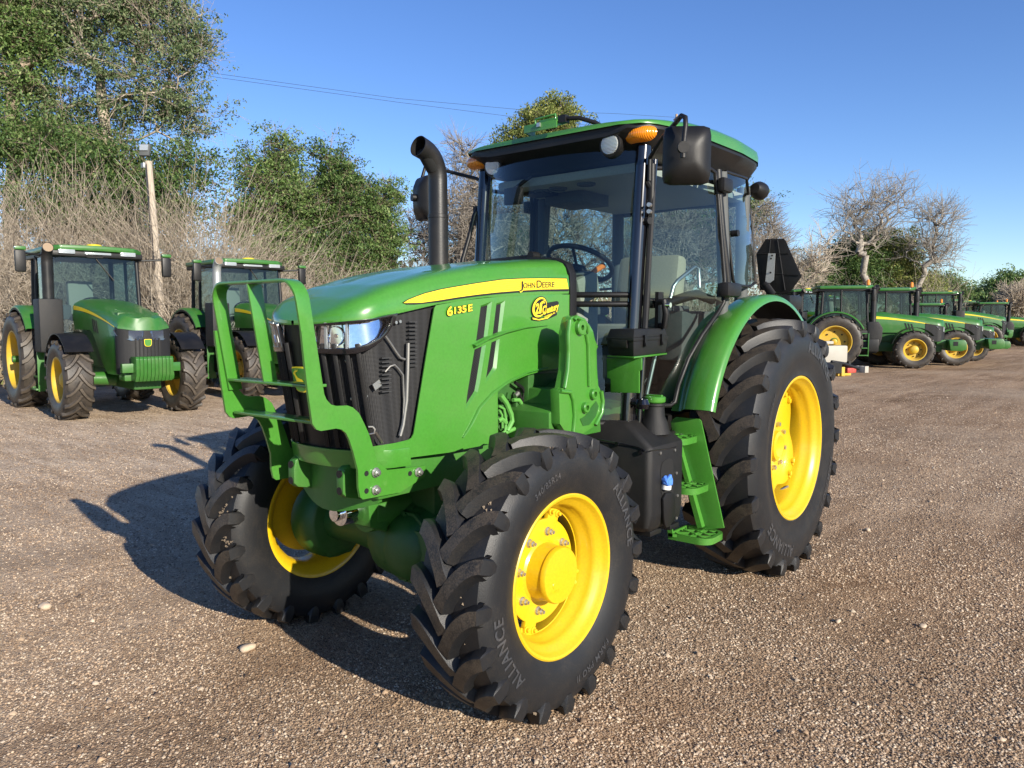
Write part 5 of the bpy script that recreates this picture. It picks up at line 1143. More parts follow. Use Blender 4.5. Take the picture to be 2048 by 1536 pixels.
place(UT, UTIL, PZ(1826, 737), hR, .97, 'nearest green tractor of the row, its yellow wheels in full side view', GB)
place(UT, UTIL, PZ(1908, 731), hR, .97, 'second green tractor of the row, beacon on roof, half hidden by the nearest one', GB)
place(UT, UTIL, PZ(1946, 722), hR, .80, 'small green tractor with low cab roof, third in the row', GB)
place(RC, ROWCROP, PZ(1975, 702), hR, .95, 'big green tractor with long sloping hood and high cab behind the low-roofed one', GB)
place(UT, UTIL, PZ(2040, 690), hR, .95, 'green tractor cut by the right edge of the photo, far down the row', GB)
place(UT, UTIL, at_depth(2012, 66), (-.3, .95), 1.0, 'farthest green tractor of the row, only its cab roof and hood showing', GB)
place(UT, UTIL, at_depth(2062, 47), hR, .95, 'green tractor at the right edge of the photo, only its rear half showing', GB)
place(RC, ROWCROP, at_depth(1992, 56), hR, .92, 'tall green tractor far down the row with a yellow dome on its roof', GB)
place(RC, ROWCROP, at_depth(1962, 50), hR, .90, 'green tractor deep in the row, its yellow roof dome above a big sloping hood', GB)
place(RC, ROWCROP, at_depth(1655, 31), (.25, .97), .88, 'green tractor facing the viewer, right behind the big rear tyre in the photo', GB)
place(RC, ROWCROP, at_depth(1690, 40), (.25, .97), .88, 'green tractor facing the viewer, its cab seen between two nearer cabs', GB)

# ------------------------------------------------------------------ ground
m, t, b = new_mat('gravel_ground'); geo = t.nodes.new('ShaderNodeNewGeometry'); pos = geo.outputs['Position']
def vor(sc, rnd=1.0, feat='F1'):
    v = N(t, 'ShaderNodeTexVoronoi', Scale=sc); v.feature = feat; v.inputs['Randomness'].default_value = rnd; t.links.new(pos, v.inputs['Vector']); return v
def noi(sc, det=5.0, rough=.6, stretch=None, rot=0.0):
    n = N(t, 'ShaderNodeTexNoise', Scale=sc, Detail=det, Roughness=rough)
    if stretch:
        mp = N(t, 'ShaderNodeMapping'); mp.inputs['Scale'].default_value = stretch; mp.inputs['Rotation'].default_value = (0, 0, rot); t.links.new(pos, mp.inputs[0]); t.links.new(mp.outputs[0], n.inputs['Vector'])
    else: t.links.new(pos, n.inputs['Vector'])
    return n.outputs[0]
v1 = vor(110.0); v2 = vor(45.0)
sep = t.nodes.new('ShaderNodeSeparateColor'); t.links.new(v1.outputs['Color'], sep.inputs[0])
stone = ramp(t, sep.outputs[0], [(0, (0.190, 0.132, 0.090)), (.3, (0.359, 0.258, 0.176)), (.55, (0.506, 0.374, 0.258)), (.8, (0.650, 0.497, 0.348)), (1, (0.799, 0.698, 0.513))])
sep2 = t.nodes.new('ShaderNodeSeparateColor'); t.links.new(v2.outputs['Color'], sep2.inputs[0])
stone2 = ramp(t, sep2.outputs[0], [(0, (0.225, 0.151, 0.099)), (.5, (0.449, 0.325, 0.220)), (1, (0.696, 0.537, 0.378))])
c1 = mixc(t, .35, stone, stone2)
soil = ramp(t, noi(38.0, 6, .75), [(.3, (0.180, 0.124, 0.078)), (.7, (0.377, 0.268, 0.176))])
patch = ramp(t, noi(.9, 6, .62, (.55, 1.6, 1), .25), [(.36, (0, 0, 0)), (.64, (1, 1, 1))])
c2 = mixc(t, mixc(t, .55, patch, (0.35, 0.35, 0.35)), c1, soil)
big = ramp(t, noi(.22, 5, .6, (.5, 1.4, 1), .35), [(.35, (.78, .74, .70)), (.65, (1.18, 1.12, 1.04))])
c3 = mixc(t, 1.0, c2, big, 'MULTIPLY')
track = ramp(t, noi(1.3, 7, .7, (.18, 2.6, 1), -.35), [(.42, (1, 1, 1)), (.70, (.66, .60, .54))])
c4 = mixc(t, 1.0, c3, track, 'MULTIPLY')
damp = ramp(t, noi(.55, 6, .68, (1, 1.7, 1), .9), [(.52, (1, 1, 1)), (.68, (.60, .55, .51))])
c5 = mixc(t, 1.0, c4, damp, 'MULTIPLY')
sand = ramp(t, noi(.16, 4, .55, (1, 1, 1), 0), [(.50, (0, 0, 0)), (.66, (.55, .55, .55))])
c6 = mixc(t, sand, c5, (.46, .36, .255))
vd = t.nodes.new('ShaderNodeVectorMath'); vd.operation = 'DISTANCE'; vd.inputs[1].default_value = (1.0, -9.0, 0); t.links.new(pos, vd.inputs[0])
dn = N(t, 'ShaderNodeMath', operation='MULTIPLY_ADD'); t.links.new(noi(.5, 6, .7), dn.inputs[0]); dn.inputs[1].default_value = 9.0; t.links.new(vd.outputs['Value'], dn.inputs[2])
dirt = N(t, 'ShaderNodeMapRange'); dirt.inputs[1].default_value = 7.0; dirt.inputs[2].default_value = 15.0; dirt.inputs[3].default_value = .75; dirt.inputs[4].default_value = 0.0; t.links.new(dn.outputs[0], dirt.inputs[0])
strk = ramp(t, noi(2.2, 7, .7, (2.6, .35, 1), .15), [(.35, (.36, .27, .19)), (.6, (.64, .52, .39))])
c6 = mixc(t, dirt.outputs[0], c6, strk)
wv = N(t, 'ShaderNodeTexWave', Scale=.42, Distortion=3.5, Detail=3.0); wv.inputs['Detail Scale'].default_value = .6
mpw = N(t, 'ShaderNodeMapping'); mpw.inputs['Rotation'].default_value = (0, 0, -.62); t.links.new(pos, mpw.inputs[0]); t.links.new(mpw.outputs[0], wv.inputs['Vector'])
rut = ramp(t, wv.outputs[1], [(.25, (.84, .81, .78)), (.6, (1.06, 1.04, 1.02))])
speck = ramp(t, noi(26.0, 5, .72), [(.32, (.66, .62, .58)), (.5, (1, 1, 1)), (.68, (1.22, 1.18, 1.12))])
c7 = mixc(t, .9, mixc(t, .18, c6, rut, 'MULTIPLY'), speck, 'MULTIPLY'); c4 = c7
t.links.new(c4, b.inputs['Base Color']); b.inputs['Roughness'].default_value = .95; b.inputs['Specular IOR Level'].default_value = .15
hgt = N(t, 'ShaderNodeMath', operation='MULTIPLY_ADD'); t.links.new(v1.outputs['Distance'], hgt.inputs[0]); hgt.inputs[1].default_value = -1.0; t.links.new(noi(60.0, 6, .7), hgt.inputs[2])
bp = N(t, 'ShaderNodeBump', Strength=.9, Distance=.009); t.links.new(hgt.outputs[0], bp.inputs['Height'])
bp2 = N(t, 'ShaderNodeBump', Strength=.6, Distance=.05); t.links.new(noi(5.0, 6, .65), bp2.inputs['Height']); t.links.new(bp.outputs[0], bp2.inputs['Normal']); t.links.new(bp2.outputs[0], b.inputs['Normal'])
M['ground'] = m
mb = MB(); mb.add([(-900, -900, 0), (900, -900, 0), (900, 900, 0), (-900, 900, 0)], [(0, 1, 2, 3)]); tag(mb.obj('ground', M['ground'], smooth=0), kind='structure')
# loose pebbles lying on it, denser near the camera
def island_mat(name, stops, rough=.9, trans=0.0):
    m, t, b = new_mat(name); g = t.nodes.new('ShaderNodeNewGeometry'); c = ramp(t, g.outputs['Random Per Island'], stops)
    t.links.new(c, b.inputs['Base Color']); b.inputs['Roughness'].default_value = rough; b.inputs['Specular IOR Level'].default_value = .25
    if trans > 0:
        tr = t.nodes.new('ShaderNodeBsdfTranslucent'); t.links.new(c, tr.inputs[0]); mx = t.nodes.new('ShaderNodeMixShader'); mx.inputs[0].default_value = trans
        o = [n for n in t.nodes if n.type == 'OUTPUT_MATERIAL'][0]; t.links.new(b.outputs[0], mx.inputs[1]); t.links.new(tr.outputs[0], mx.inputs[2]); t.links.new(mx.outputs[0], o.inputs[0])
    return m
M['pebble'] = island_mat('pebbles', [(0, (0.146, 0.108, 0.078)), (.2, (0.291, 0.198, 0.131)), (.45, (0.438, 0.323, 0.219)), (.62, (0.500, 0.348, 0.219)), (.8, (0.603, 0.483, 0.351)), (.92, (0.603, 0.483, 0.351)), (1, (0.709, 0.591, 0.439))])
_m = M['pebble']; _t = _m.node_tree; _b = _t.nodes['Principled BSDF']; _src = _b.inputs['Base Color'].links[0].from_socket; _g = _t.nodes.new('ShaderNodeNewGeometry')
for _sc, _lo, _hi, _c in ((.55, .50, .66, (.62, .57, .53)), (2.4, .48, .70, (.70, .66, .62))):     # damp and soiled patches of the yard
    _n = N(_t, 'ShaderNodeTexNoise', Scale=_sc, Detail=6.0, Roughness=.68); _t.links.new(_g.outputs['Position'], _n.inputs['Vector']); _src = mixc(_t, 1.0, _src, ramp(_t, _n.outputs[0], [(_lo, (1, 1, 1)), (_hi, _c)]), 'MULTIPLY')
_t.links.new(_src, _b.inputs['Base Color'])
def fast_mesh(name, V, F, mat, k, smooth=False, parent=None):
    me = bpy.data.meshes.new(name); nv, nf = len(V), len(F)
    me.vertices.add(nv); me.vertices.foreach_set('co', np.ascontiguousarray(V, np.float32).ravel())
    me.loops.add(nf * k); me.loops.foreach_set('vertex_index', np.ascontiguousarray(F, np.int32).ravel())
    me.polygons.add(nf); me.polygons.foreach_set('loop_start', np.arange(0, nf * k, k, dtype=np.int32))
    try: me.polygons.foreach_set('loop_total', np.full(nf, k, np.int32))
    except Exception: pass
    if smooth: me.polygons.foreach_set('use_smooth', np.ones(nf, bool))
    me.materials.append(mat); me.update(calc_edges=True)
    o = bpy.data.objects.new(name, me); COL.objects.link(o)
    if parent is not None: o.parent = parent
    return o
NP = 300000
dd = 1.7 + 20.0 * rng.random(NP * 2) ** 2.0; uu = rng.uniform(-40, 2090, NP * 2)
pp = CAM[None, :2] + np.array([cos(YAW), sin(YAW)])[None] * dd[:, None] + CR[None, :2] * ((uu - 1024) / FPX * dd)[:, None]
keep = (rng.random(NP * 2) < np.clip(.35 + dd / 6, 0, 1) * np.clip((22 - dd) / 12, 0, 1)) & (rng.random(NP * 2) < .45 + .55 * (np.sin(pp[:, 0] * 2.1 + 1.3 * np.sin(pp[:, 1] * 1.7)) * np.sin(pp[:, 1] * 2.6 + np.sin(pp[:, 0] * 1.1)) > -.35)); pp = pp[keep][:NP]; n = len(pp)
sz_ = (.0023 + .0042 * rng.random(n) ** 2.2) * (1 + .30 * np.clip(np.linalg.norm(pp - CAM[:2], axis=1) / 5, 0, 2)); sz_[rng.random(n) < .005] *= 2.2
th = rng.random(n) * 6.28; V = np.empty((n, 6, 3)); ang = th[:, None] + np.arange(5)[None] * 1.2566 + rng.normal(0, .25, (n, 5)); rr_ = sz_[:, None] * rng.uniform(.7, 1.25, (n, 5))
V[:, :5, 0] = pp[:, 0:1] + rr_ * np.cos(ang); V[:, :5, 1] = pp[:, 1:2] + rr_ * np.sin(ang); V[:, :5, 2] = sz_[:, None] * rng.uniform(-.1, .5, (n, 5))
V[:, 5, :2] = pp + rng.normal(0, .25, (n, 2)) * sz_[:, None]; V[:, 5, 2] = sz_ * rng.uniform(.75, 1.25, n)
pf_ = np.array([(k, (k + 1) % 5, 5) for k in range(5)])
tag(fast_mesh('gravel', V.reshape(-1, 3), (pf_[None] + 6 * np.arange(n)[:, None, None]).reshape(-1, 3), M['pebble'], 3), kind='stuff')
# single stones big enough to point at
M['stone_pale'] = simple('pale_stone', (.46, .36, .26), .85, bump=.5, bscale=40)
for (u, v, r, lab) in ((495, 1300, .030, 'pale tan rounded stone on the gravel, by itself in front of the front axle'), (1735, 1062, .022, 'yellowish stone on the gravel to the right of the rear tyre'), (1845, 1255, .018, 'pale stone on the open gravel at the right'), (90, 1217, .030, 'flat sandy stone at the left edge of the photo'), (1676, 1245, .017, 'small pale stone below the rear tyre')):
    p = PZ(u, v); bm = bmesh.new(); bmesh.ops.create_icosphere(bm, subdivisions=2, radius=1)
    for vt in bm.verts: f = 1 + .16 * sin(vt.co.x * 3.1 + u) + .14 * sin(vt.co.y * 4.3 + v); vt.co = Vector((vt.co.x * r * 1.25 * f, vt.co.y * r * f, vt.co.z * r * .62 * f))
    me = bpy.data.meshes.new('stone'); bm.to_mesh(me); bm.free(); me.materials.append(M['stone_pale']); o = link_mesh('stone', me, None, (p[0], p[1], r * .45), 180); tag(o, lab, 'stone', 'loose stones on the gravel')

# ------------------------------------------------------------------ trees
def seg_mesh(name, A, B, ra, rb, mat, k=4, parent=None):
    A, B = np.asarray(A, float), np.asarray(B, float); ra, rb = np.asarray(ra, float), np.asarray(rb, float)
    d = B - A; L = np.linalg.norm(d, axis=1, keepdims=True) + 1e-9; d = d / L
    up = np.where(np.abs(d[:, 2:3]) > .9, np.array([[1., 0, 0]]), np.array([[0, 0, 1.]])); x = np.cross(d, up); x /= np.linalg.norm(x, axis=1, keepdims=True); y = np.cross(d, x)
    an = 2 * pi * np.arange(k) / k; n = len(A); V = np.empty((n, 2, k, 3))
    for j in range(k):
        o = x * cos(an[j]) + y * sin(an[j]); V[:, 0, j] = A + o * ra[:, None]; V[:, 1, j] = B + o * rb[:, None]
    F = np.array([(j, (j + 1) % k, k + (j + 1) % k, k + j) for j in range(k)])
    return fast_mesh(name, V.reshape(-1, 3), (F[None] + 2 * k * np.arange(n)[:, None, None]).reshape(-1, 4), mat, 4, True, parent)
def bark(name, a, b):
    m, t, bs = new_mat(name); n1 = N(t, 'ShaderNodeTexNoise', Scale=9.0, Detail=6.0); t.links.new(coords(t), n1.inputs['Vector'])
    t.links.new(ramp(t, n1.outputs[0], [(.35, a), (.65, b)]), bs.inputs['Base Color']); bs.inputs['Roughness'].default_value = .95; bs.inputs['Specular IOR Level'].default_value = .1; return m
M['bark'] = bark('brown_bark', (.20, .155, .115), (.36, .29, .215)); M['bark_pale'] = bark('pale_dead_wood', (.34, .285, .22), (.58, .50, .40)); M['bark_grey2'] = bark('silver_brown_bark', (.20, .175, .145), (.38, .345, .295)); M['bark_grey'] = bark('grey_brown_bark', (.17, .145, .12), (.32, .285, .24)); M['bark_tan'] = bark('tan_dry_twigs', (.25, .205, .155), (.46, .395, .31))
LEAF = {'dark': island_mat('leaves_dark', [(0, (0.030, 0.062, 0.019)), (.4, (0.065, 0.121, 0.032)), (.75, (0.108, 0.179, 0.049)), (1, (0.203, 0.248, 0.088))], .55, .30),
        'mid': island_mat('leaves_mid', [(0, (0.049, 0.091, 0.027)), (.4, (0.108, 0.182, 0.049)), (.75, (0.162, 0.248, 0.070)), (1, (0.284, 0.331, 0.135))], .55, .32),
        'olive': island_mat('leaves_olive', [(0, (0.088, 0.124, 0.030)), (.5, (0.189, 0.228, 0.057)), (1, (0.351, 0.345, 0.108))], .55, .32),
        'grey': island_mat('leaves_grey_green', [(0, (0.057, 0.097, 0.038)), (.5, (0.124, 0.179, 0.074)), (1, (0.257, 0.290, 0.149))], .55, .3)}
def grow(base, h, blobs, ncl, rg, trunk_h=.55, lean=(0, 0)):
    """trunk nodes and branch nodes reaching out to points scattered in the crown blobs"""
    base = np.array(base, float); nodes = []; par = []
    nt_ = 10; pt = base.copy(); wob = np.cumsum(rg.normal(0, .008 * h, (nt_, 2)), axis=0)
    for i in range(nt_):
        f = (i + 0) / (nt_ - 1); nodes.append(base + np.array([wob[i, 0] * f + lean[0] * f * h, wob[i, 1] * f + lean[1] * f * h, trunk_h * h * f])); par.append(i - 1)
    cl = []
    w_b = np.array([b[3] * b[4] * b[5] for b in blobs]) ** .75; w_b /= w_b.sum()
    for i in rg.choice(len(blobs), ncl, p=w_b):
        cx, cy, cz, rx, ry, rz = blobs[i]; q = rg.normal(0, 1, 3); q /= np.linalg.norm(q); q *= rg.random() ** .42 * max(.5, 1 + rg.normal(0, .16)); cl.append(base + np.array([cx + q[0] * rx, cy + q[1] * ry, cz + q[2] * rz]))
    cl = np.array(cl); order = np.argsort(np.linalg.norm(cl - nodes[-1], axis=1) + rg.normal(0, .05 * h, ncl)); ends = []
    arr = np.zeros((nt_ + ncl * 3, 3)); arr[:nt_] = nodes; cnt = nt_
    for ci in order:
        c = cl[ci]; d = np.linalg.norm(arr[2:cnt] - c, axis=1) + np.maximum(0, arr[2:cnt, 2] - c[2]) * .9; j = int(np.argmin(d)) + 2; a = arr[j]; L = np.linalg.norm(c - a)
        prev = j
        for k, f in enumerate((.36, .70, 1.0)):
            q = a + (c - a) * f + rg.normal(0, .07 * L, 3) * (f < 1) + np.array([0, 0, .10 * L * sin(pi * f)]); arr[cnt] = q; par.append(prev); prev = cnt; cnt += 1
        ends.append(prev)
    return arr[:cnt], np.array(par), np.array(ends), nt_
def leaf_quads(C, n_each, spread, size, rg, droop=.3):
    n = len(C) * n_each; c = np.repeat(C, n_each, axis=0) + rg.normal(0, 1, (n, 3)) * np.array(spread)
    a = rg.normal(0, 1, (n, 3)); a[:, 2] -= droop; a /= np.linalg.norm(a, axis=1, keepdims=True); b_ = np.cross(a, rg.normal(0, 1, (n, 3))); b_ /= np.linalg.norm(b_, axis=1, keepdims=True) + 1e-9
    s = size * rg.uniform(.6, 1.4, (n, 1)); V = np.stack([c - a * s, c + b_ * s * .45, c + a * s, c - b_ * s * .45], 1)
    return V.reshape(-1, 3), np.arange(4 * n).reshape(-1, 4)
def tree(name, base, h, blobs, label, group, leaf=None, ncl=260, per=60, size=.09, spread=.35, bark_m='bark', r0=.22, seed=1, twig=3, twig_l=.6, trunk_h=.55, lean=(0, 0), leafy=1.0):
    rg = np.random.default_rng(seed); root = empty(name, tuple(base)); tag(root, label, 'tree' if 'shrub' not in name else 'shrub', group)
    nd, par, ends, nt_ = grow((0, 0, 0), h, blobs, ncl, rg, trunk_h, lean)
    cnt = np.zeros(len(nd)); cnt[ends] = 1
    for i in range(len(nd) - 1, 0, -1): cnt[par[i]] += cnt[i]
    rad = np.maximum(r0 * (np.maximum(cnt, 1) / max(cnt[0], 1)) ** .52, .007 * h / 8 if leaf else size * 1.3)
    idx = np.arange(1, len(nd)); A, B, ra, rb = nd[par[idx]], nd[idx], np.minimum(rad[par[idx]], rad[idx] * 1.5), rad[idx]
    tk = idx < nt_
    seg_mesh('trunk', A[tk], B[tk], ra[tk], rb[tk], M[bark_m], 9, root)
    tA, tB, tr_ = [], [], []
    if twig:
        E_ = nd[ends]; D_ = E_ - nd[par[ends]]; D_ /= np.linalg.norm(D_, axis=1, keepdims=True) + 1e-9
        mids = nd[nt_:]; Dm = mids - nd[par[nt_:]]; Dm /= np.linalg.norm(Dm, axis=1, keepdims=True) + 1e-9
        S_ = np.concatenate([np.repeat(E_, twig, 0), np.repeat(mids, max(1, twig // 2), 0)]); DD = np.concatenate([np.repeat(D_, twig, 0), np.repeat(Dm, max(1, twig // 2), 0)])
        q = DD + rg.normal(0, .5, DD.shape); q[:, 2] += .15 if leaf else .32; q /= np.linalg.norm(q, axis=1, keepdims=True); L = twig_l * rg.uniform(.4, 1.3, (len(q), 1)); mid = S_ + q * L * .5; q2 = q + rg.normal(0, .35, q.shape); q2 /= np.linalg.norm(q2, axis=1, keepdims=True); en = mid + q2 * L * .55
        q3 = q + rg.normal(0, .6, q.shape); q3 /= np.linalg.norm(q3, axis=1, keepdims=True); e3 = mid + q3 * L * .5
        rt = size if not leaf else .0055 * (h / 8) ** .5; nn = len(S_)
        A2 = np.concatenate([A[~tk], S_, mid, mid]); B2 = np.concatenate([B[~tk], mid, en, e3]); ra2 = np.concatenate([ra[~tk], np.full(nn, rt), np.full(nn, rt * .8), np.full(nn, rt * .7)]); rb2 = np.concatenate([rb[~tk], np.full(nn, rt * .8), np.full(nn, rt * .4), np.full(nn, rt * .4)])
    else: A2, B2, ra2, rb2 = A[~tk], B[~tk], ra[~tk], rb[~tk]
    seg_mesh('branches', A2, B2, ra2, rb2, M[bark_m], 4, root)
    if leaf:
        sel = ends[rg.random(len(ends)) < leafy]; C = np.concatenate([nd[sel], (nd[par[sel]] + nd[sel]) / 2]); C = np.repeat(C, 3, 0); C = C + rg.normal(0, 1, C.shape) * np.array((spread * .95, spread * .95, spread * .7))
        V, F = leaf_quads(C, max(4, int(per * .62)), (spread * .40, spread * .40, spread * .22), size * .70, rg); fast_mesh('crown', V, F, LEAF[leaf], 4, False, root)
    return root
def shrub(name, base, h, wdt, label, group, n=700, seed=1, mat='bark_tan', arch=.5):
    """dead brush: many thin stems rising from the ground and forking"""
    rg = np.random.default_rng(seed); root = empty(name, tuple(base)); tag(root, label, 'shrub', group)
    A, B, ra, rb = [], [], [], []
    p = np.zeros((n, 3)); p[:, :2] = rg.normal(0, wdt * .30, (n, 2)); d = np.stack([rg.normal(0, .30, n), rg.normal(0, .30, n), np.ones(n)], 1); Ls = h * rg.uniform(.5, 1.05, n) / 5; r = rg.uniform(.008, .020, n) * (h / 4) ** .5
    for k in range(6):
        d = d + rg.normal(0, .15, d.shape); d[:, 2] -= arch * .06 * k; d /= np.linalg.norm(d, axis=1, keepdims=True); q = p + d * Ls[:, None]; A.append(p); B.append(q); ra.append(r); rb.append(r * .8)
        if k in (1, 2, 3):
            m_ = rg.random(len(q)) < .75; p = np.concatenate([q, q[m_]]); d = np.concatenate([d, d[m_] + rg.normal(0, .5, d[m_].shape)]); Ls = np.concatenate([Ls, Ls[m_] * .8]); r = np.concatenate([r * .8, r[m_] * .55])
        else: p = q; r = r * .8
    seg_mesh('branches', np.concatenate(A), np.concatenate(B), np.concatenate(ra), np.concatenate(rb), M[mat], 3, root)
    return root
def bpos(u, dep): q = at_depth(u, dep); return (q[0], q[1], 0.0)
def blob(u0, u, v, dep, ru, rv, dd=None, k=1.0):      # blob in photo pixels at a depth -> offset from the trunk base at u0
    a = at_depth(u, dep); b0 = at_depth(u0, dep); s = dep / FPX; return (a[0] - b0[0], a[1] - b0[1], z_at(v, dep), ru * s, (dd or ru * .8) * s, rv * s)
GT = 'trees along the back of the yard'
D1 = 27.0
tree('elm_tree', bpos(255, D1), 12.6, [blob(255, 215, 60, D1, 150, 95), blob(255, 330, 40, D1, 90, 80), blob(255, 300, 200, D1, 110, 85), blob(255, 400, 125, D1, 70, 75), blob(255, 180, 230, D1, 90, 80), blob(255, 400, 250, D1, 60, 50), blob(255, 265, -60, D1, 130, 90)], 'tall open green tree with pale trunk, behind the floodlight pole', GT, 'grey', 430, 46, .078, .36, 'bark_tan', .18, 11, 2, .9, .78, leafy=.92)
tree('elm_tree', bpos(40, D1 - 1), 12.8, [blob(40, 40, 60, D1 - 1, 110, 90), blob(40, 60, 180, D1 - 1, 95, 85), blob(40, 20, -40, D1 - 1, 110, 80), blob(40, 110, 100, D1 - 1, 60, 60), blob(40, 60, 280, D1 - 1, 110, 70)], 'dense dark green tree rising past the top left corner of the photo', GT, 'mid', 380, 44, .084, .42, 'bark', .24, 12, 2, .7, .7)
tree('elm_tree', bpos(215, D1 - 1.5), 7.2, [blob(215, 110, 315, D1 - 1.5, 130, 55), blob(215, 250, 340, D1 - 1.5, 110, 60), blob(215, 200, 430, D1 - 1.5, 190, 70), blob(215, 390, 335, D1 - 1.5, 70, 60), blob(215, 330, 420, D1 - 1.5, 90, 60)], 'low dark green thicket tree behind the dead brush', GT, 'dark', 360, 44, .082, .45, 'bark', .2, 13, 2, .7, .4)
D2 = 28.0
tree('elm_tree', bpos(560, D2), 7.9, [blob(560, 565, 318, D2, 30, 42), blob(560, 545, 380, D2, 55, 50), blob(560, 500, 345, D2, 32, 45), blob(560, 600, 420, D2, 60, 55), blob(560, 520, 450, D2, 75, 60), blob(560, 590, 510, D2, 90, 50)], 'bushy green tree with a pointed top, above the second parked tractor', GT, 'mid', 300, 50, .074, .34, 'bark', .14, 21, 3, .7, .45)
tree('elm_tree', bpos(675, D2 + .5), 7.8, [blob(675, 655, 318, D2, 26, 36), blob(675, 685, 360, D2, 45, 45), blob(675, 720, 400, D2, 38, 40), blob(675, 650, 420, D2, 60, 55), blob(675, 700, 470, D2, 70, 55), blob(675, 660, 530, D2, 90, 45)], 'green tree with a rounded top, left of the exhaust stack', GT, 'dark', 300, 50, .074, .34, 'bark', .14, 22, 3, .7, .45)
tree('elm_tree', bpos(765, D2 + 1), 6.4, [blob(765, 782, 385, D2, 24, 30), blob(765, 755, 430, D2, 36, 40), blob(765, 785, 470, D2, 28, 40), blob(765, 750, 520, D2, 50, 40)], 'slender green tree nearest to the exhaust stack', GT, 'mid', 170, 44, .070, .30, 'bark', .11, 23, 3, .6, .45)
D3 = 36.0
tree('bare_tree', bpos(935, D3), 8.9, [blob(935, 945, 340, D3, 60, 70), blob(935, 925, 430, D3, 75, 70), blob(935, 960, 480, D3, 70, 60)], 'bare grey tree beside the cab mirror arm', GT, None, 165, 0, .012, 0, 'bark_grey', .18, 31, 5, 1.0, .5)
tree('bare_tree', bpos(860, D3 + 2), 6.5, [blob(860, 850, 470, D3, 60, 60), blob(860, 900, 530, D3, 80, 50)], 'low bare tree right behind the exhaust stack', GT, None, 121, 0, .012, 0, 'bark_grey', .12, 32, 5, .9, .4)
D4 = 40.0
tree('cottonwood_tree', bpos(1090, D4), 12.6, [blob(1090, 1095, 265, D4, 62, 42), blob(1090, 1060, 320, D4, 55, 50), blob(1090, 1120, 340, D4, 60, 60), blob(1090, 1115, 235, D4, 22, 18)], 'yellow green tree top showing above the cab roof', GT, 'olive', 330, 80, .095, .42, 'bark', .25, 41, 2, .6, .7)
tree('bare_tree', bpos(1105, D4 - 4), 9.0, [blob(1105, 1000, 470, D4 - 4, 110, 80), blob(1105, 1120, 450, D4 - 4, 110, 90), blob(1105, 1200, 500, D4 - 4, 90, 80)], 'bare forked tree seen through the cab windscreen', GT, None, 231, 0, .012, 0, 'bark_grey', .20, 42, 5, 1.1, .4)
tree('elm_tree', bpos(1020, D4 + 3), 7.0, [blob(1020, 990, 470, D4, 90, 80), blob(1020, 1060, 520, D4, 100, 50)], 'dark green tree seen through the windscreen beside the far pillar', GT, 'dark', 220, 40, .10, .5, 'bark', .15, 43, 2, .8, .4)
tree('bare_tree', bpos(1370, D4 - 2), 8.5, [blob(1370, 1350, 480, D4 - 2, 130, 90), blob(1370, 1450, 500, D4 - 2, 100, 90), blob(1370, 1280, 480, D4 - 2, 100, 80)], 'bare tree seen through the open looking door glass', GT, None, 253, 0, .012, 0, 'bark_grey', .18, 44, 5, 1.1, .35)
tree('elm_tree', bpos(1400, D4 + 4), 8.5, [blob(1400, 1380, 470, D4 + 4, 130, 80), blob(1400, 1490, 420, D4 + 4, 40, 40)], 'green tree whose edge shows right of the cab under the rear work light', GT, 'mid', 260, 46, .10, .5, 'bark', .18, 45, 2, .8, .5)
tree('bare_tree', bpos(1525, D4 + 2), 7.6, [blob(1525, 1530, 455, D4 + 2, 35, 40), blob(1525, 1535, 520, D4 + 2, 55, 50)], 'bare tree between the cab and the black warning sign', GT, None, 110, 0, .012, 0, 'bark_grey', .13, 46, 5, 1.0, .4)
D5 = 52.0
tree('bare_tree', bpos(1765, D5), 13.2, [blob(1765, 1690, 425, D5, 62, 50), blob(1765, 1760, 400, D5, 55, 55), blob(1765, 1690, 480, D5, 45, 30), blob(1765, 1800, 410, D5, 45, 35), blob(1765, 1750, 460, D5, 50, 50)], 'large bare cottonwood with spreading grey limbs against the sky, above the tractor row', GT, None, 140, 0, .013, 0, 'bark_grey2', .22, 51, 3, 1.5, .36, (.075, -.092))
tree('bare_tree', bpos(1800, D5 + 1), 11.2, [blob(1800, 1860, 440, D5, 55, 35), blob(1800, 1880, 490, D5, 40, 30), blob(1800, 1850, 500, D5, 60, 45), blob(1800, 1890, 525, D5, 25, 15)], 'leaning bare cottonwood with brown twigs, at the right of the largest bare tree', GT, None, 120, 0, .013, 0, 'bark_grey2', .19, 52, 3, 1.4, .36, (-.058, .071))
tree('elm_tree', bpos(1690, D5 + 3), 7.3, [blob(1690, 1690, 520, D5, 45, 40), blob(1690, 1720, 500, D5, 40, 30), blob(1690, 1700, 560, D5, 60, 30)], 'dark green bushy tree at the foot of the big bare cottonwood', GT, 'dark', 260, 60, .13, .6, 'bark', .2, 53, 1, .8, .4)
tree('elm_tree', bpos(1775, D5 + 4), 7.6, [blob(1775, 1775, 510, D5, 50, 55), blob(1775, 1800, 560, D5, 70, 30)], 'olive green tree between the two bare cottonwoods', GT, 'olive', 240, 50, .13, .6, 'bark', .2, 54, 2, .9, .4)
tree('elm_tree', bpos(1885, D5 + 20), 5.0, [blob(1885, 1885, 585, D5 + 20, 40, 25), blob(1885, 1860, 600, D5 + 20, 40, 20)], 'small green tree behind the high cab at the far end of the row', GT, 'mid', 160, 50, .15, .7, 'bark', .15, 55, 1, .9, .4)
tree('bare_tree', bpos(1620, D5 - 6), 7.0, [blob(1620, 1640, 510, D5 - 6, 40, 40), blob(1620, 1610, 545, D5 - 6, 50, 35)], 'thin white bare tree just right of the black warning sign', GT, None, 50, 0, .013, 0, 'bark_pale', .12, 56, 4, 1.2, .3)
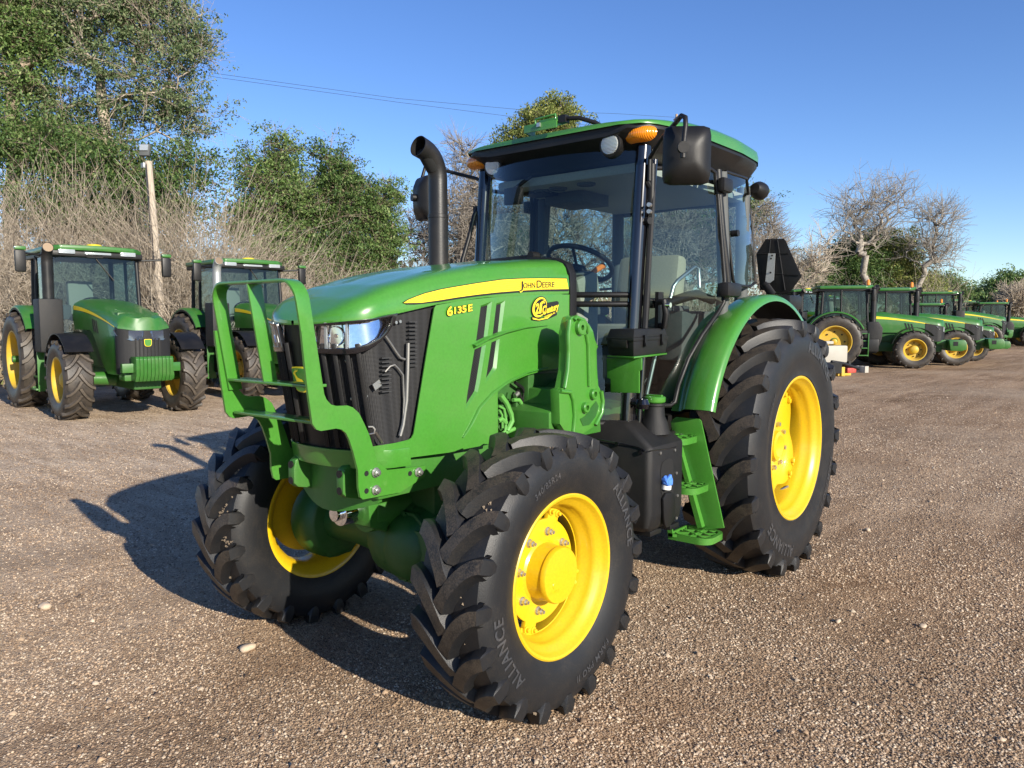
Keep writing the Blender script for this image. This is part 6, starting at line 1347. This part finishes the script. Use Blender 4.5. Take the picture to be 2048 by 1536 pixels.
tree('elm_tree', bpos(1625, D5 + 2), 5.0, [blob(1625, 1620, 560, D5, 50, 30), blob(1625, 1570, 560, D5, 40, 30)], 'dark green low tree behind the warning sign', GT, 'dark', 170, 50, .12, .6, 'bark', .15, 57, 1, .9, .3)
D6 = 75.0
tree('elm_tree', bpos(2022, D6), 8.0, [blob(2022, 2022, 585, D6, 28, 32), blob(2022, 2010, 605, D6, 40, 22)], 'green tree at the right edge of the photo, taller than its neighbours', GT, 'mid', 220, 60, .18, .8, 'bark', .2, 61, 1, 1.0, .4)
tree('elm_tree', bpos(1975, D6 + 4), 5.0, [blob(1975, 1975, 600, D6, 28, 22), blob(1975, 2000, 620, D6, 45, 15)], 'dark green rounded tree beside the far power pole', GT, 'dark', 160, 60, .18, .8, 'bark', .15, 62, 1, 1.0, .4)
tree('bare_tree', bpos(2035, D6 - 8), 4.5, [blob(2035, 2030, 610, D6, 35, 22)], 'pale bare bush in front of the trees at the right edge', GT, None, 110, 0, .026, 0, 'bark_tan', .1, 63, 5, 1.3, .3)
tree('elm_tree', bpos(1935, D6 + 30), 3.6, [blob(1935, 1935, 605, D6 + 30, 30, 14)], 'low hazy tree on the skyline left of the far power pole', GT, 'grey', 120, 50, .2, .9, 'bark', .15, 64, 1, 1.0, .4)
# dead brush
GS = 'dead shrubs behind the left tractors'
sp = [(10, 22.5, 5.6, 2.6, 'pale dry brush at the left edge of the photo, tallest and whitest', 'bark_pale'), (95, 23.2, 5.3, 3.0, 'dry tan brush behind the leftmost tractor cab', 'bark_tan'), (190, 23.6, 5.7, 2.6, 'thin twiggy brush with upright stems just left of the light pole', 'bark_tan'), (270, 23.8, 4.9, 3.0, 'dry brush directly behind the light pole base', 'bark_tan'),
      (375, 23.6, 5.6, 3.0, 'arching dry brush between the light pole and the second tractor', 'bark_tan'), (450, 24.4, 4.9, 3.0, 'dry brush directly behind the second tractor cab', 'bark_pale'), (600, 25, 3.5, 3.0, 'drooping bare brush right of the second tractor cab', 'bark_tan'), (720, 26, 3.2, 3.2, 'dry brush under the slender green tree', 'bark_tan'), (820, 30, 4.0, 3.6, 'dry brush low behind the hood', 'bark_grey'), (930, 33, 3.6, 3.6, 'dry brush low behind the mirror arm', 'bark_grey'),
      (1010, 34, 4.6, 4.0, 'dry brush seen low through the windscreen', 'bark_pale'), (1150, 36, 4.8, 4.0, 'dry brush seen behind the steering wheel', 'bark_pale'), (1300, 36, 5.2, 4.0, 'dry brush seen through the cab beside the seat', 'bark_pale'), (1420, 38, 5.2, 4.0, 'dry brush seen through the rear half of the door glass', 'bark_pale'), (1530, 42, 4.6, 4.0, 'dry brush left of the warning sign', 'bark_grey'), (1625, 44, 4.2, 4.0, 'dry brush behind the tractors right of the warning sign', 'bark_grey'), (1850, 50, 5.2, 5.0, 'drooping dry brush under the leaning bare cottonwood', 'bark_tan')]
for i, (u, dep, h, wd, lab, mt) in enumerate(sp): shrub('dead_shrub', bpos(u, dep), h, wd, lab, GS if u < 960 else 'dead shrubs farther along the yard', 360 if u < 960 else 110, 100 + i, mt)
# far wood that closes the view low down
rg = np.random.default_rng(5); C = []
for k in range(900):
    u = rg.uniform(-260, 1900); dep = rg.uniform(62, 85) if u > 800 else rg.uniform(40, 50); q = at_depth(u, dep); C.append((q[0], q[1], rg.uniform(.3, 3.6 if u > 800 else 4.8)))
V, F = leaf_quads(np.array(C), 70, (1.2, 1.2, .6), .20, rg); tag(fast_mesh('far_woodland', V, F, LEAF['dark'], 4), kind='stuff')
# grass tufts and weeds at the foot of the brush
C = []
for k in range(420):
    u = rg.uniform(-100, 1650); dep = rg.uniform(19, 26) if u < 900 else rg.uniform(33, 40); q = at_depth(u, dep); C.append((q[0], q[1], .05))
V, F = leaf_quads(np.array(C), 60, (.5, .5, .10), .14, rg, -1.2); tag(fast_mesh('dry_grass', V, F, island_mat('dry_grass', [(0, (.16, .12, .07)), (.6, (.30, .23, .14)), (1, (.16, .19, .06))]), 4), kind='stuff')

# ------------------------------------------------------------------ poles, wires, bits and pieces
dep = 22.0; b0 = np.array(bpos(331, dep)); tp = at_depth(311, dep); tp[2] = z_at(330, dep)
PL = empty('light_pole', tuple(b0)); tag(PL, 'leaning wooden pole with a floodlight on top behind the left tractors', 'light pole')
v_ = tp - b0; mb = MB(); mb.tube([(0, 0, 0), tuple(v_ * .5), tuple(v_)], [.125, .11, .095], 12); mb.obj('pole', M['wood_pale'], PL, smooth=50)
mb = MB(); c = v_ + np.array([0, 0, .30]); Rf_ = Matrix((CR, -CF, -CDN)).transposed(); mb.cbox(c - CR * .08, (.28, .09, .36), Rf_ @ Matrix.Rotation(.25, 3, 'X')); FL = mb.obj('floodlight', M['cabgrey'], PL, bevel=.02)
mb = MB(); mb.cbox(c - CR * .08 - CF * .055 + np.array([0, 0, .06]), (.22, .03, .18), Rf_ @ Matrix.Rotation(.25, 3, 'X')); mb.obj('lamp_glass', M['lamp'], FL)
mb = MB(); mb.cbox(v_ - CR * .10 + np.array([0, 0, -.12]), (.16, .16, .14)); mb.obj('junction_box', M['galv'], PL, bevel=.01)
mb = MB(); mb.tube([v_ - CF * .13 + np.array([0, 0, -.1]), v_ * .75 - CF * .15, v_ * .5 - CF * .15], .012, 5); mb.obj('cable', M['wire'], PL)
dep = 33.0; PW = empty('wooden_post', bpos(749, dep)); tag(PW, 'short bare wooden post behind the hood, below the green trees', 'post'); mb = MB(); mb.tube([(0, 0, 0), (0, 0, z_at(507, dep))], [.14, .12], 10); mb.obj('post', M['wood'], PW)
dep = 95.0; UP = empty('power_pole', bpos(1966, dep)); tag(UP, 'distant pale power pole with a crossarm beyond the end of the row', 'power pole'); zt = z_at(575, dep); mb = MB(); mb.tube([(0, 0, 0), (0, 0, zt)], [.16, .11], 8); mb.obj('pole', M['wood'], UP); mb = MB(); mb.cbox((0, 0, zt - .5), (.12, 1.8, .12)); mb.obj('crossarm', M['wood'], UP); mb = MB(); mb.lathe([(-.5, 0), (-.5, .22), (.4, .22), (.45, 0)], 10, org=(.3, 0, zt - 1.6), axis='z'); mb.obj('transformer', M['galv'], UP)
for k, (pts, lab) in enumerate(((((380, 150), (450, 163), (800, 210), (1060, 233), (1230, 239), (1345, 246)), 'upper overhead wire crossing the sky behind the cab'), (((380, 155), (450, 170), (800, 217), (1020, 244), (1180, 262), (1345, 282)), 'lower overhead wire crossing the sky left of the cab'))):
    mb = MB(); q = []
    for i, (u, v) in enumerate(pts): dp = 48 + 6 * i; w_p = at_depth(u, dp); w_p[2] = z_at(v, dp); q.append(w_p)
    mb.tube(q, .013, 5); tag(mb.obj('overhead_wire', M['wire'], None, smooth=60), lab, 'wire', 'overhead wires')
dp = 48 + 6 * 5; UP2 = empty('power_pole', bpos(1345, dp)); tag(UP2, 'wooden power pole behind the tractor cab carrying the overhead wires', 'power pole'); zt = z_at(240, dp); mb = MB(); mb.tube([(0, 0, 0), (0, 0, zt)], [.17, .12], 8); mb.obj('pole', M['wood'], UP2); mb = MB(); mb.cbox((0, 0, zt - .35), (1.6, .12, .12), Matrix.Rotation(.8, 3, 'Z')); mb.obj('crossarm', M['wood'], UP2)
p = PZ(1723, 745); bh = Matrix.Rotation(.9, 3, 'Z'); mb = MB()
for dx in (-.15, 0, .15): mb.mark().cbox((dx, 0, .10), (.04, .20, .20))
mb.mark().cbox((0, .085, .10), (.26, .03, .2)); mb.mark().cbox((0, -.085, .10), (.26, .03, .2)); CB = empty('cinder_block', (p[0], p[1], 0), 1.3); mb.obj('block_wall', M['concrete'], CB, bevel=.006); tag(CB, 'grey hollow cinder block alone on the gravel in front of the row', 'cinder block')
p = PZ(1664, 742); WT = empty('white_tank', (p[0], p[1], .30), .9); mb = MB(); mb.cbox((0, 0, .24), (.40, .80, .54)); mb.obj('tank_body', M['off_white'], WT, bevel=.05); mb = MB(); mb.cbox((0, -.25, .60), (.3, .36, .10)); mb.obj('tank_lid', M['off_white'], WT, bevel=.03); mb = MB()
for yy in (-.45, .45): mb.mark().cbox((0, yy, -.14), (.5, .08, .32))
mb.obj('leg', M['black'], WT); tag(WT, 'off white box shaped tank on a black frame, half hidden by the big rear tyre', 'tank')
p = PZ(1688, 752); HT = empty('hitch_implement', (p[0], p[1], 0), 1.1); tag(HT, 'red and yellow hitch part with black arm lying beside the big rear tyre', 'hitch'); mb = MB(); mb.cbox((0, .22, .16), (.16, .34, .14)); mb.obj('red_cylinder', M['red'], HT, bevel=.02); mb = MB(); mb.cbox((0, -.05, .05), (.14, .5, .07)); mb.mark().cbox((.1, -.18, .14), (.08, .12, .26)); mb.obj('yellow_frame', M['yellow_old'], HT, bevel=.01); mb = MB(); mb.tube([(0, -.5, .42), (.05, -.1, .36), (.05, .5, .20)], .05, 8); mb.mark().cbox((0, -.5, .25), (.3, .5, .3)); mb.obj('black_arm', M['black'], HT)
